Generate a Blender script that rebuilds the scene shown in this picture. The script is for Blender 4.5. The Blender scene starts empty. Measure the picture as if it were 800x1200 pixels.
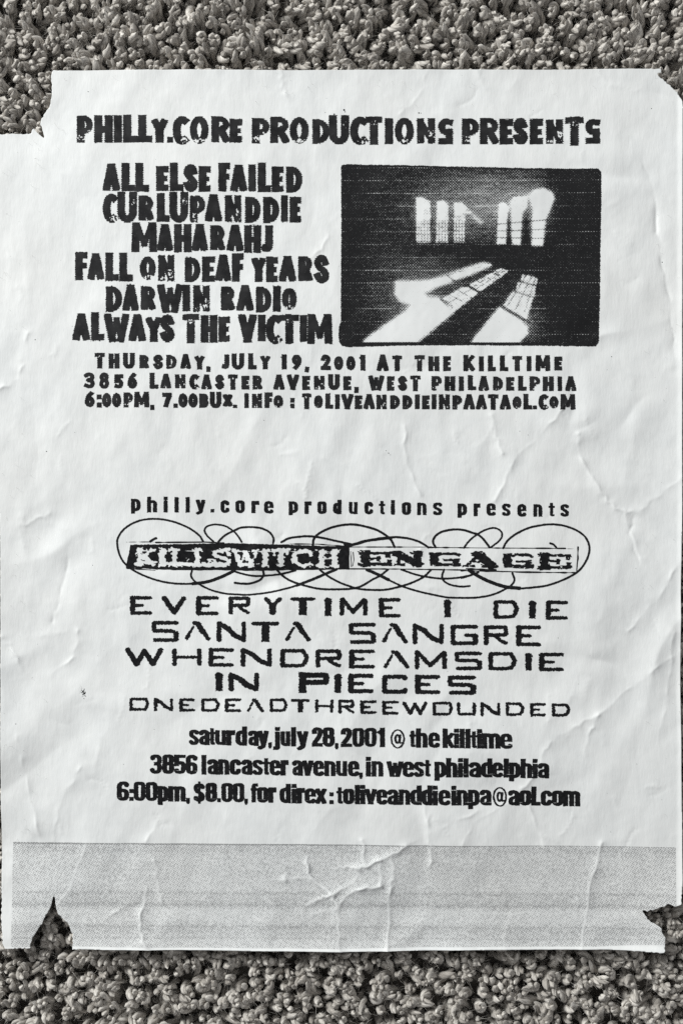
# A photocopied gig flyer lying on a grey-beige twisted pile carpet, seen from straight above.
import bpy, math
import numpy as np

C = bpy.context.scene
COL = C.collection
S = 0.2716e-3            # metres per photograph pixel on the plane of the sheet
ZP = 0.0125              # height of the sheet above the carpet backing
MM = 0.001

# ------------------------------------------------------------------ camera
H = 0.46
cam_d = bpy.data.cameras.new("camera")
cam = bpy.data.objects.new("camera", cam_d); COL.objects.link(cam)
cam.location = (0, 0, ZP + H); cam.rotation_euler = (0, 0, 0)
cam_d.sensor_fit = 'VERTICAL'
cam_d.angle = 2 * math.atan(600 * S / H)
cam_d.clip_start = 0.01; cam_d.clip_end = 20
C.camera = cam

# ------------------------------------------------------------------ room light
w = bpy.data.worlds.new("World"); C.world = w; w.use_nodes = True
w.node_tree.nodes["Background"].inputs[0].default_value = (0.97, 0.985, 1.0, 1)
w.node_tree.nodes["Background"].inputs[1].default_value = 0.35

def area(name, loc, target, sx, sy, power, col):
    l = bpy.data.lights.new(name, 'AREA'); l.shape = 'RECTANGLE'
    l.size = sx; l.size_y = sy; l.energy = power; l.color = col
    o = bpy.data.objects.new(name, l); COL.objects.link(o)
    o.location = loc
    d = np.array(target, float) - np.array(loc, float)
    from mathutils import Vector
    o.rotation_euler = Vector(d).to_track_quat('-Z', 'Y').to_euler()
    return o
area("window_light", (-1.12, 0.92, 0.80), (0, 0, 0), 0.55, 0.40, 32.5, (0.985, 1.0, 0.985))

C.view_settings.view_transform = 'Standard'
C.view_settings.look = 'None'
C.view_settings.exposure = 0.0
C.view_settings.gamma = 1.0
C.cycles.use_denoising = False      # keep the print's fine dither and the yarn's fibres

# ------------------------------------------------------------------ helpers
def W(px, py):
    return (px - 400.0) * S, (600.0 - py) * S

def vnoise(x, y, seed):
    """smooth value noise in -1..1, arrays in lattice units"""
    xi = np.floor(x).astype(np.int64); yi = np.floor(y).astype(np.int64)
    fx = x - xi; fy = y - yi
    fx = fx * fx * fx * (fx * (fx * 6 - 15) + 10); fy = fy * fy * fy * (fy * (fy * 6 - 15) + 10)
    def h(a, b):
        n = (a * 374761393 + b * 668265263 + seed * 1442695041) & 0x7fffffff
        n = ((n ^ (n >> 13)) * 1274126177) & 0x7fffffff
        n = n ^ (n >> 16)
        return (n & 0xffff) / 32767.5 - 1.0
    a = h(xi, yi); b = h(xi + 1, yi); c = h(xi, yi + 1); d = h(xi + 1, yi + 1)
    return (a * (1 - fx) + b * fx) * (1 - fy) + (c * (1 - fx) + d * fx) * fy

def raw_mesh(name, verts, faces_flat, starts, smooth=True):
    me = bpy.data.meshes.new(name)
    nv = len(verts)
    me.vertices.add(nv); me.vertices.foreach_set("co", np.ascontiguousarray(verts, np.float32).ravel())
    me.loops.add(len(faces_flat)); me.loops.foreach_set("vertex_index", np.ascontiguousarray(faces_flat, np.int32))
    me.polygons.add(len(starts)); me.polygons.foreach_set("loop_start", np.ascontiguousarray(starts, np.int32))
    if smooth:
        me.polygons.foreach_set("use_smooth", np.ones(len(starts), bool))
    me.update(calc_edges=True)
    me.validate()
    return me

TOK = {1: ["aek"], 2: ["bfe"], 3: ["abfk"], 4: ["cgf"], 5: ["aek", "cgf"], 6: ["bcge"], 7: ["abcgk"], 8: ["dkg"],
       9: ["aegd"], 10: ["bfe", "dkg"], 11: ["abfgd"], 12: ["cdkf"], 13: ["aefcd"], 14: ["bcdke"], 15: ["abcd"]}

def msq(F, x0, y0, h):
    """filled contour F>0 on a grid -> points in photo pixels, flat loops, starts (facing up)"""
    ny, nx = F.shape
    F = np.where(np.abs(F) < 1e-5, 1e-5, F)
    ins = F > 0
    NC = ny * nx; NH = ny * (nx - 1)
    code = (ins[:-1, :-1] * 1 + ins[:-1, 1:] * 2 + ins[1:, 1:] * 4 + ins[1:, :-1] * 8)
    jj, ii = np.nonzero(code); cd = code[jj, ii]
    loops = []; lens = []
    for c, polys in TOK.items():
        m = cd == c
        if not m.any(): continue
        j = jj[m]; i = ii[m]
        ids = {'a': j * nx + i, 'b': j * nx + i + 1, 'c': (j + 1) * nx + i + 1, 'd': (j + 1) * nx + i,
               'e': NC + j * (nx - 1) + i, 'g': NC + (j + 1) * (nx - 1) + i,
               'k': NC + NH + j * nx + i, 'f': NC + NH + j * nx + i + 1}
        for p in polys:
            arr = np.stack([ids[t] for t in reversed(p)], 1)
            loops.append(arr.ravel()); lens.append(np.full(len(arr), len(p)))
    loops = np.concatenate(loops); lens = np.concatenate(lens)
    starts = np.concatenate([[0], np.cumsum(lens)[:-1]])
    used, inv = np.unique(loops, return_inverse=True)
    X = np.empty(len(used)); Y = np.empty(len(used))
    m = used < NC
    X[m] = used[m] % nx; Y[m] = used[m] // nx
    m = (used >= NC) & (used < NC + NH)
    k = used[m] - NC; j = k // (nx - 1); i = k % (nx - 1)
    f0 = F[j, i]; f1 = F[j, i + 1]; X[m] = i + f0 / (f0 - f1); Y[m] = j
    m = used >= NC + NH
    k = used[m] - NC - NH; j = k // nx; i = k % nx
    f0 = F[j, i]; f1 = F[j + 1, i]; X[m] = i; Y[m] = j + f0 / (f0 - f1)
    return x0 + X * h, y0 + Y * h, inv.ravel(), starts

def seg_dist(px, py, pts):
    """euclidean distance to a polyline"""
    d = np.full(np.shape(px), 1e9)
    for (ax, ay), (bx, by) in zip(pts[:-1], pts[1:]):
        vx, vy = bx - ax, by - ay
        L = vx * vx + vy * vy + 1e-12
        t = np.clip(((px - ax) * vx + (py - ay) * vy) / L, 0, 1)
        d = np.minimum(d, np.hypot(px - ax - t * vx, py - ay - t * vy))
    return d

def poly_sd(px, py, poly):
    """signed distance, positive inside"""
    d = np.full(px.shape, 1e9); ins = np.zeros(px.shape, bool)
    n = len(poly)
    for k in range(n):
        ax, ay = poly[k]; bx, by = poly[(k + 1) % n]
        vx, vy = bx - ax, by - ay
        L = vx * vx + vy * vy + 1e-12
        t = np.clip(((px - ax) * vx + (py - ay) * vy) / L, 0, 1)
        d = np.minimum(d, np.hypot(px - ax - t * vx, py - ay - t * vy))
        if by != ay:
            c = ((ay > py) != (by > py)) & (px < vx * (py - ay) / (by - ay) + ax)
            ins ^= c
    return np.where(ins, d, -d)

def smooth01(e0, e1, x):
    t = np.clip((x - e0) / (e1 - e0), 0, 1)
    return t * t * (3 - 2 * t)

def catmull(pts, n=8):
    P = [np.array(p, float) for p in pts]
    P = [2 * P[0] - P[1]] + P + [2 * P[-1] - P[-2]]
    out = []
    for k in range(1, len(P) - 2):
        for q in range(n):
            t = q / n
            out.append(tuple(0.5 * ((2 * P[k]) + (-P[k - 1] + P[k + 1]) * t + (2 * P[k - 1] - 5 * P[k] + 4 * P[k + 1] - P[k + 2]) * t * t
                       + (-P[k - 1] + 3 * P[k] - 3 * P[k + 1] + P[k + 2]) * t ** 3)))
    out.append(tuple(P[-2]))
    return out

# ------------------------------------------------------------------ materials
def mat(name):
    m = bpy.data.materials.new(name); m.use_nodes = True
    nt = m.node_tree; b = nt.nodes["Principled BSDF"]
    return m, nt, b
def node(nt, typ, **kw):
    n = nt.nodes.new(typ)
    for k, v in kw.items():
        if k.startswith('i_'):
            n.inputs[k[2:].replace('_', ' ')].default_value = v
        else:
            setattr(n, k, v)
    return n
def math_n(nt, op, a, b=None):
    n = nt.nodes.new('ShaderNodeMath'); n.operation = op
    for k, v in ((0, a), (1, b)):
        if v is None: continue
        if isinstance(v, (int, float)): n.inputs[k].default_value = v
        else: nt.links.new(v, n.inputs[k])
    return n.outputs[0]
def mixc(nt, f, a, b, blend='MIX'):
    n = nt.nodes.new('ShaderNodeMix'); n.data_type = 'RGBA'; n.blend_type = blend
    for k, v in ((0, f), (6, a), (7, b)):
        if isinstance(v, (int, float)): n.inputs[k].default_value = v
        elif isinstance(v, tuple): n.inputs[k].default_value = v
        else: nt.links.new(v, n.inputs[k])
    return n.outputs[2]
def ramp(nt, fac, lo, hi, c0=0.0, c1=1.0):
    n = nt.nodes.new('ShaderNodeMapRange'); n.clamp = True
    n.inputs[1].default_value = lo; n.inputs[2].default_value = hi
    n.inputs[3].default_value = c0; n.inputs[4].default_value = c1
    nt.links.new(fac, n.inputs[0]); return n.outputs[0]

def paper_nodes(nt, b):
    """the same sheet surface for bare paper and for the lightly toned strip"""
    tc = node(nt, 'ShaderNodeTexCoord')
    obj = tc.outputs['Object']
    mott = node(nt, 'ShaderNodeTexNoise', i_Scale=170.0, i_Detail=5.0, i_Roughness=0.6)
    nt.links.new(obj, mott.inputs['Vector'])
    big = node(nt, 'ShaderNodeTexNoise', i_Scale=22.0, i_Detail=3.0)
    nt.links.new(obj, big.inputs['Vector'])
    c = mixc(nt, ramp(nt, mott.outputs[0], 0.3, 0.7), (0.785, 0.800, 0.797, 1), (0.845, 0.857, 0.850, 1))
    c = mixc(nt, ramp(nt, big.outputs[0], 0.35, 0.7, 0, 0.35), c, (0.80, 0.79, 0.765, 1))
    mp = node(nt, 'ShaderNodeMapping'); mp.inputs['Scale'].default_value = (1.0, 0.28, 1.0)
    nt.links.new(obj, mp.inputs[0])
    fib = node(nt, 'ShaderNodeTexNoise', i_Scale=1500.0, i_Detail=3.0, i_Roughness=0.65)
    nt.links.new(mp.outputs[0], fib.inputs['Vector'])
    crk = node(nt, 'ShaderNodeTexNoise', i_Scale=330.0, i_Detail=4.0, i_Roughness=0.6)
    nt.links.new(mp.outputs[0], crk.inputs['Vector'])
    h = math_n(nt, 'ADD', math_n(nt, 'MULTIPLY', fib.outputs[0], 0.35), crk.outputs[0])
    bp = node(nt, 'ShaderNodeBump', i_Strength=0.60, i_Distance=0.00020)
    nt.links.new(h, bp.inputs['Height']); nt.links.new(bp.outputs[0], b.inputs['Normal'])
    b.inputs['Roughness'].default_value = 0.78
    b.inputs['Specular IOR Level'].default_value = 0.22
    return obj, c

M_paper, nt, b = mat("copier_paper")
obj, c = paper_nodes(nt, b)
nt.links.new(c, b.inputs['Base Color'])

M_ink, nt, b = mat("black_toner")
tc = node(nt, 'ShaderNodeTexCoord')
n1 = node(nt, 'ShaderNodeTexNoise', i_Scale=1700.0, i_Detail=3.0, i_Roughness=0.7)
n2 = node(nt, 'ShaderNodeTexNoise', i_Scale=260.0, i_Detail=2.0)
nt.links.new(tc.outputs['Object'], n1.inputs['Vector']); nt.links.new(tc.outputs['Object'], n2.inputs['Vector'])
c = mixc(nt, ramp(nt, n2.outputs[0], 0.35, 0.7), (0.0095, 0.0095, 0.0105, 1), (0.026, 0.026, 0.027, 1))
c = mixc(nt, ramp(nt, n1.outputs[0], 0.60, 0.76, 0, 0.30), c, (0.16, 0.16, 0.16, 1))
nt.links.new(c, b.inputs['Base Color'])
b.inputs['Roughness'].default_value = 0.6; b.inputs['Specular IOR Level'].default_value = 0.18

M_solid, nt, b = mat("dense_black_toner")
tc = node(nt, 'ShaderNodeTexCoord')
n1 = node(nt, 'ShaderNodeTexNoise', i_Scale=900.0, i_Detail=3.0)
nt.links.new(tc.outputs['Object'], n1.inputs['Vector'])
c = mixc(nt, ramp(nt, n1.outputs[0], 0.4, 0.8), (0.006, 0.006, 0.007, 1), (0.017, 0.017, 0.018, 1))
nt.links.new(c, b.inputs['Base Color'])
b.inputs['Roughness'].default_value = 0.6; b.inputs['Specular IOR Level'].default_value = 0.15

# ------------------------------------------------------------------ relief of the crumpled sheet (in mm, photo pixel coords)
rng = np.random.default_rng(7)
GX0, GY0, GH = -14.0, 74.0, 1.25
GNX, GNY = 662, 842
gx = GX0 + GH * np.arange(GNX); gy = GY0 + GH * np.arange(GNY)
PX, PY = np.meshgrid(gx, gy)

CREASES = [  # points, height mm, half-reach px
    ([(576, 488), (580, 508), (587, 530)], .20, 7), ([(677, 508), (680, 535), (700, 570), (720, 595), (745, 601)], .26, 10),
    ([(745, 601), (772, 580), (797, 560)], .22, 12), ([(745, 601), (738, 625), (748, 660)], -.15, 8),
    ([(475, 500), (475, 535), (492, 580)], .17, 8), ([(605, 535), (580, 585)], .22, 12), ([(605, 535), (643, 498), (665, 470)], .18, 12),
    ([(359, 1005), (364, 1028), (387, 1046), (395, 1064)], .42, 5), ([(364, 1029), (345, 1029), (320, 1031)], .18, 5), ([(332, 1026), (334, 1031)], .2, 4),
    ([(395, 1064), (405, 1050), (420, 1041), (447, 1038)], .34, 6), ([(387, 1048), (374, 1053), (358, 1060)], .24, 5), ([(395, 1064), (375, 1068), (360, 1075)], .14, 6),
    ([(388, 1048), (404, 1039), (416, 1030), (420, 1016), (427, 1013)], .20, 6), ([(392, 1017), (408, 1015), (424, 1016), (450, 1004), (476, 991)], .40, 5),
    ([(445, 1008), (446, 1034)], .18, 5), ([(458, 1003), (460, 1026), (456, 1046), (454, 1112)], .26, 6), ([(395, 1064), (396, 1085), (397, 1113)], .24, 9),
    ([(425, 984), (427, 1013)], .16, 4), ([(502, 954), (503, 985), (505, 1010)], .16, 5), ([(476, 991), (510, 972), (560, 950)], .16, 14),
    ([(172, 1043), (165, 1075), (167, 1100), (176, 1113)], .28, 6), ([(182, 1008), (185, 1040), (190, 1056)], .20, 6),
    ([(172, 1043), (150, 1060), (110, 1085)], .12, 10), ([(172, 986), (190, 953), (193, 930)], .16, 8),
    ([(700, 838), (665, 855), (640, 875), (630, 900), (612, 925)], .24, 8), ([(700, 838), (745, 800), (797, 762)], .20, 14),
    ([(700, 838), (690, 860), (684, 885)], .16, 8),
    ([(497, 938), (502, 987)], .14, 5), ([(620, 945), (637, 992)], .16, 7), ([(505, 1000), (503, 1015)], .15, 4),
    ([(765, 225), (773, 300), (783, 350), (791, 430)], -.24, 13), ([(752, 190), (765, 225)], -.14, 10),
    ([(330, 84), (331, 98), (336, 112)], .14, 5), ([(500, 84), (492, 110), (470, 132)], .12, 8), ([(560, 85), (568, 105)], .10, 6), ([(608, 84), (600, 104)], .10, 6), ([(700, 84), (712, 102)], .12, 7),
    ([(-2, 456), (18, 447), (30, 420), (32, 392)], .20, 8), ([(20, 335), (26, 345), (24, 352)], .10, 4),
    ([(56, 603), (35, 612), (26, 624), (27, 640)], .16, 5), ([(3, 745), (18, 765), (30, 795)], .16, 10),
    ([(82, 640), (70, 700), (60, 730)], -.14, 12), ([(60, 790), (85, 770), (92, 740)], .14, 10),
    ([(20, 860), (30, 910), (48, 985)], .18, 13), ([(62, 985), (72, 940), (95, 900)], .16, 14),
    ([(705, 988), (691, 1040), (680, 1112)], .26, 12), ([(100, 990), (82, 1040), (66, 1060)], .18, 12),
    ([(300, 880), (282, 905), (270, 955)], .10, 9), ([(345, 880), (340, 893), (328, 905)], .13, 5),
    ([(390, 940), (360, 985)], .10, 10), ([(510, 615), (497, 632), (493, 650)], .12, 5),
    ([(540, 990), (560, 960), (610, 935)], .12, 14), ([(385, 275), (376, 292), (360, 306)], .12, 6),
    ([(415, 400), (440, 455), (448, 480)], .09, 12), ([(545, 790), (552, 815), (548, 850)], .10, 7),
    ([(110, 905), (122, 860), (140, 850)], .10, 12), ([(40, 480), (43, 540), (38, 600)], -.10, 14), ([(128, 470), (140, 560)], .07, 20),
    ([(15, 690), (22, 705)], .10, 5), ([(740, 440), (742, 500), (730, 560)], .10, 16), ([(705, 640), (712, 690), (700, 730)], .10, 16),
    ([(797, 655), (770, 700), (735, 740)], .18, 14), ([(730, 600), (750, 655)], .14, 9), ([(600, 720), (640, 760), (690, 790)], .10, 18),
    ([(788, 740), (783, 800), (770, 870)], .16, 12), ([(230, 500), (250, 560)], .06, 22), ([(560, 895), (575, 930), (570, 985)], .08, 12),
    ([(265, 960), (262, 1010), (270, 1060)], .10, 14), ([(590, 1000), (600, 1060), (590, 1112)], .08, 16), ([(300, 1000), (320, 1060), (310, 1112)], .08, 14),
]
rc = np.random.default_rng(23)
FINE = []
while len(FINE) < 190:
    x = rc.uniform(0, 798); y = rc.uniform(90, 1110)
    p = .25 + .45 * (x > 420) + .40 * (y > 480) + .25 * (y > 930) + .3 * (x > 690)
    if 395 < x < 705 and 190 < y < 410: p *= .3
    if rc.random() > p: continue
    a = rc.choice([math.pi / 2, .9, 2.3, .2]) + rc.normal(0, .45); L = rc.uniform(8, 34)
    pts = [(x, y)]
    for q in range(3):
        a += rc.normal(0, .35); x += L / 3 * math.cos(a); y += L / 3 * math.sin(a); pts.append((x, y))
    FINE.append((pts, rc.choice([-1, 1, 1]) * rc.uniform(.04, .12), rc.uniform(1.8, 4.0)))
Z = np.zeros_like(PX)
WEAR = np.zeros_like(PX)
for pts, A, lam in CREASES + FINE:
    cp = catmull(pts, 5)
    # a little wander, so that folds are not drawn with a ruler
    cp = [(x + 1.3 * math.sin(k * 1.9 + x * .13), y + 1.3 * math.cos(k * 2.3 + y * .11)) for k, (x, y) in enumerate(cp)]
    xs = [p[0] for p in cp]; ys = [p[1] for p in cp]
    lam = lam * .68; m = lam * 6
    i0 = max(0, int((min(xs) - m - GX0) / GH)); i1 = min(GNX, int((max(xs) + m - GX0) / GH) + 2)
    j0 = max(0, int((min(ys) - m - GY0) / GH)); j1 = min(GNY, int((max(ys) + m - GY0) / GH) + 2)
    sx = PX[j0:j1, i0:i1]; sy = PY[j0:j1, i0:i1]
    d = seg_dist(sx, sy, cp)
    lm = lam * (1 + 0.4 * vnoise(sx / 25, sy / 25, 31))
    amp = 1.5 * A * (0.75 + 0.6 * vnoise(sx / 17 + 5, sy / 17, int(abs(xs[0])) + 3))
    Z[j0:j1, i0:i1] += amp * np.exp(-np.sqrt(d * d + 0.35) / lm)
    if abs(A) >= .12:
        Z[j0:j1, i0:i1] += .80 * amp * np.exp(-np.sqrt(d * d + 0.12) / 1.7) * (0.5 + 0.9 * vnoise(sx / 9, sy / 9, 77))
    if abs(A) >= .13:
        WEAR[j0:j1, i0:i1] = np.maximum(WEAR[j0:j1, i0:i1], min(1, abs(A) / .3) * np.exp(-(d / 1.1) ** 2))
# many faint local folds: facets of a sheet that was once crumpled and flattened
for k in range(230):
    cx = rng.uniform(-10, 805); cy = rng.uniform(85, 1112)
    R = rng.uniform(18, 75); th = rng.uniform(0, math.pi)
    if cx < 420 and cy < 620: th = math.pi / 2 + rng.normal(0, .45); sl = 0.6
    else: sl = 1.0
    m = 2.6 * R
    i0 = max(0, int((cx - m - GX0) / GH)); i1 = min(GNX, int((cx + m - GX0) / GH) + 2)
    j0 = max(0, int((cy - m - GY0) / GH)); j1 = min(GNY, int((cy + m - GY0) / GH) + 2)
    sx = PX[j0:j1, i0:i1] - cx; sy = PY[j0:j1, i0:i1] - cy
    u = sx * math.cos(th) + sy * math.sin(th); v = -sx * math.sin(th) + sy * math.cos(th)
    v = v + 0.12 * R * np.sin(u / R * 2.2 + k)
    slope = rng.normal(0, 0.021) * sl
    soft = rng.uniform(1.0, 4.0)
    Z[j0:j1, i0:i1] += -slope * np.sqrt(v * v + soft * soft) * np.exp(-(u / R) ** 2 - (v / (0.8 * R)) ** 2)
# cockling: vertical soft waves and broad lie of the sheet
Z += 0.13 * vnoise(PX / 30 + 0.02 * PY, PY / 110, 3) + 0.075 * vnoise(PX / 15, PY / 26, 4)
Z += 0.40 * vnoise(PX / 170, PY / 210, 5) + 0.020 * vnoise(PX / 6.5, PY / 8.0, 6)
# edges: the right, bottom and lower left edges stand a little off the pile
Z += 0.9 * np.exp(-(800 - PX) / 40.0) + 0.8 * np.exp(-np.clip(1114 - PY, 0, None) / 26.0) * smooth01(60, 140, PX)
Z += 0.7 * np.exp(-np.clip(PX, 0, None) / 25.0) * smooth01(560, 700, PY)
Z += -0.9 * np.exp(-((PX - 30) / 45.0) ** 2 - ((PY - 150) / 30.0) ** 2)
# torn corners stand higher and throw a wider shade
Z += 1.7 * np.exp(-((PX - 800) / 62.0) ** 2 - ((PY - 1085) / 48.0) ** 2)
Z += 1.3 * np.exp(-((PX - 28) / 30.0) ** 2 - ((PY - 1092) / 40.0) ** 2)
Z += 0.7 * np.exp(-np.clip(1114 - PY, 0, None) / 30.0) + 0.5 * np.exp(-np.clip(PY - 82, 0, None) / 20.0) * smooth01(90, 200, PX)
# the bottom and right lips curl up a little
Z += 0.50 * smooth01(-4.5, 3.5, PY - 1111.5 - 2 * np.sin(PX / 190.0)) + 0.45 * smooth01(791, 800, PX)
def zat(px, py, G=None):
    G = Z if G is None else G
    u = np.clip((px - GX0) / GH, 0, GNX - 1.001); v = np.clip((py - GY0) / GH, 0, GNY - 1.001)
    i = u.astype(int); j = v.astype(int); fu = u - i; fv = v - j
    return (G[j, i] * (1 - fu) + G[j, i + 1] * fu) * (1 - fv) + (G[j + 1, i] * (1 - fu) + G[j + 1, i + 1] * fu) * fv

OUT = [(61.3, 82.6), (130, 82.2), (250, 82), (333, 82.6), (400, 82.4), (520, 82), (640, 82.6), (730, 82), (772.5, 82.3), (773.2, 85.5), (769, 88), (768.6, 89.4),
       (775, 94.5), (783, 101.5), (790, 108), (794.5, 114), (797.4, 120), (798, 124), (798.1, 300), (797.6, 480), (797.8, 600), (796.2, 670), (796.3, 800), (796.6, 900),
       (797.6, 980), (797.8, 1030), (796.7, 1058.5), (793, 1059.8), (789, 1060.6), (784.5, 1057.8), (780.3, 1057.8), (777.5, 1061), (773, 1061.8), (768.5, 1064.4),
       (762, 1065.6), (758.4, 1067.2), (752.6, 1064.8), (754.4, 1069.5), (757, 1073.5), (761, 1078.5), (766, 1081.3), (771, 1085.2), (774.5, 1090), (775.6, 1095), (778.2, 1099),
       (777.6, 1108), (777, 1116.2), (745, 1114.8), (710, 1113.7), (640, 1112.7), (560, 1113), (480, 1114.4), (400, 1115.3), (320, 1114.6), (200, 1113.2), (140, 1113.2), (86.2, 1112.8),
       (86.4, 1104), (85.6, 1096), (81.7, 1087), (79.5, 1081), (76.5, 1078.2), (71, 1073.5), (69, 1070.5), (66.4, 1063), (65.6, 1057), (65.0, 1052.4), (63.8, 1050), (62.6, 1051), (61.5, 1055),
       (60.2, 1063), (57, 1068), (54, 1072), (50.5, 1081), (46.5, 1088.5), (41, 1097), (38, 1102.5), (37, 1111), (22, 1110.8), (8, 1110.8), (5.4, 1106), (3.2, 1082), (2.4, 1030), (1.8, 960),
       (1.5, 800), (1.2, 690), (0.2, 620), (-2, 540), (-4, 400), (-5, 250), (-5, 157.5), (0, 157), (10, 156.6), (19, 156.2), (30, 156), (36, 155), (38.6, 150.2), (42.5, 152.6), (48, 159), (52.2, 162.6),
       (50.4, 155), (48.6, 149), (47, 144.2), (47.6, 140.6), (51, 135), (54, 131), (58, 125), (60, 118), (61, 112), (60.8, 100), (60.5, 91)]

# true outline of the raised foot of the sheet (it stands nearer to the eye than the rest)
OUT = [(x - (1.3 if x > 700 and y > 1050 else 0), y - (1.5 if y > 1085 else 0) - (1.0 if x > 650 and y > 1085 else 0)) for x, y in OUT]
flyer = bpy.data.objects.new("flyer", None); COL.objects.link(flyer)
flyer.location = (0, 0, ZP)
flyer.empty_display_size = 0.05
flyer['label'] = "creased white photocopied concert flyer with torn corners lying on grey carpet"
flyer['category'] = "flyer"

def part(name, X, Y, loops, starts, material, lift_mm, parent=flyer, label=None, below=None):
    wx, wy = W(X, Y)
    z = (zat(X, Y) + lift_mm) * MM
    me = raw_mesh(name, np.stack([wx, wy, z], 1), loops, starts)
    me.materials.append(material)
    o = bpy.data.objects.new(name, me); COL.objects.link(o)
    o.parent = parent
    if label: o['label'] = label
    return o

# --- the sheet itself
F = poly_sd(PX, PY, OUT)
torn = ((PX < 95) & (PY > 1040)) | ((PX > 735) & (PY > 1040)) | ((PX < 70) & (PY < 170)) | ((PX > 760) & (PY < 130))
F = F + np.where(torn, 0.75, 0.12) * vnoise(PX / 2.2, PY / 2.2, 21)
X, Y, lp, st = msq(F, GX0, GY0, GH)
sheet = part("sheet", X, Y, lp, st, M_paper, 0.0)
sol = sheet.modifiers.new("paper_thickness", 'SOLIDIFY'); sol.thickness = 0.00011; sol.offset = -1.0

# --- the grey toned strip along the foot of the sheet
BANDP = [(15, 987), (120, 988), (300, 988.6), (500, 990), (680, 991.6), (790.5, 992.5), (790, 1060), (789, 1104), (700, 1108), (560, 1108), (400, 1110.4), (250, 1109.4), (90, 1108), (15, 1107.4)]
bh = 1.25
bi0 = int((5 - GX0) / GH); bj0 = int((980 - GY0) / GH)
bx = PX[bj0:, bi0:]; by = PY[bj0:, bi0:]
Fb = np.minimum(poly_sd(bx, by, BANDP), F[bj0:, bi0:] - 0.3)
X, Y, lp, st = msq(Fb, GX0 + bi0 * GH, GY0 + bj0 * GH, GH)
M_band, nt, b = mat("dithered_grey_toner")
obj, c = paper_nodes(nt, b)
sep = node(nt, 'ShaderNodeSeparateXYZ'); nt.links.new(obj, sep.inputs[0])
k = 2 * math.pi / (2.25 * S)
u = math_n(nt, 'ADD', math_n(nt, 'MULTIPLY', sep.outputs[0], k * 0.62), math_n(nt, 'MULTIPLY', sep.outputs[1], k * 0.92))
v = math_n(nt, 'SUBTRACT', math_n(nt, 'MULTIPLY', sep.outputs[0], k * 0.80), math_n(nt, 'MULTIPLY', sep.outputs[1], k * 0.46))
dots = math_n(nt, 'ADD', math_n(nt, 'SINE', u), math_n(nt, 'MULTIPLY', math_n(nt, 'SINE', v), 0.7))
# tone: darker along the head of the strip and in a few thin scanner lines
yy = math_n(nt, 'MULTIPLY', sep.outputs[1], -1.0 / S)            # photo y minus 600
yy = math_n(nt, 'SUBTRACT', yy, math_n(nt, 'MULTIPLY', sep.outputs[0], 0.0045 / S))
def line_at(y, wdt, a):
    q = math_n(nt, 'DIVIDE', math_n(nt, 'SUBTRACT', yy, y), wdt)
    return math_n(nt, 'MULTIPLY', math_n(nt, 'EXPONENT', math_n(nt, 'MULTIPLY', math_n(nt, 'MULTIPLY', q, q), -1.0)), a)
tone = line_at(390, 1.0, 0.6)
for y_, w_, a_ in ((396, 7, .16), (461, 2.6, .22), (455, 9, .13), (447, 2, .15), (486, 1.4, .14), (490, 8, .16), (499, 1.5, .15), (420, 12, .06), (478, 2, -.06), (469, 4, -.06)):
    tone = math_n(nt, 'ADD', tone, line_at(y_, w_, a_))
gr = node(nt, 'ShaderNodeTexNoise', i_Scale=1700.0, i_Detail=2.0); nt.links.new(obj, gr.inputs['Vector'])
pm = node(nt, 'ShaderNodeTexNoise', i_Scale=45.0, i_Detail=3.0); nt.links.new(obj, pm.inputs['Vector'])
thr = math_n(nt, 'ADD', math_n(nt, 'MULTIPLY', dots, 0.26), math_n(nt, 'MULTIPLY', math_n(nt, 'SUBTRACT', gr.outputs[0], 0.5), 1.5))
thr = math_n(nt, 'ADD', thr, tone)
thr = math_n(nt, 'ADD', thr, math_n(nt, 'MULTIPLY', math_n(nt, 'SUBTRACT', pm.outputs[0], 0.5), 0.35))
at = node(nt, 'ShaderNodeAttribute', attribute_name="wear")
ink = ramp(nt, thr, -0.24, 0.62, 0.0, 0.70)
ink = math_n(nt, 'MULTIPLY', ink, math_n(nt, 'SUBTRACT', 1.0, at.outputs['Fac']))
c2 = mixc(nt, ink, c, (0.05, 0.05, 0.053, 1))
nt.links.new(c2, b.inputs['Base Color'])
band = part("toned_strip", X, Y, lp, st, M_band, 0.03, label="pale grey dithered strip along the foot of the sheet")
a = band.data.attributes.new("wear", 'FLOAT', 'POINT'); a.data.foreach_set("value", zat(X, Y, WEAR).astype(np.float32))

# ------------------------------------------------------------------ lettering
def arc(cx, cy, rx, ry, t0, t1, n=14):
    return [(cx + rx * math.cos(math.radians(t0 + (t1 - t0) * k / n)), cy + ry * math.sin(math.radians(t0 + (t1 - t0) * k / n))) for k in range(n + 1)]
def bowl(y0, y1, x0=0.0, xm=0.35, x1=1.0):
    return [(x0, y0)] + arc(xm, (y0 + y1) / 2, x1 - xm, (y1 - y0) / 2, -90, 90) + [(x0, y1)]
def st_(pts, r=0.0, w=1.0, cap='s'):
    return (pts, r, w, cap)

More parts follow.
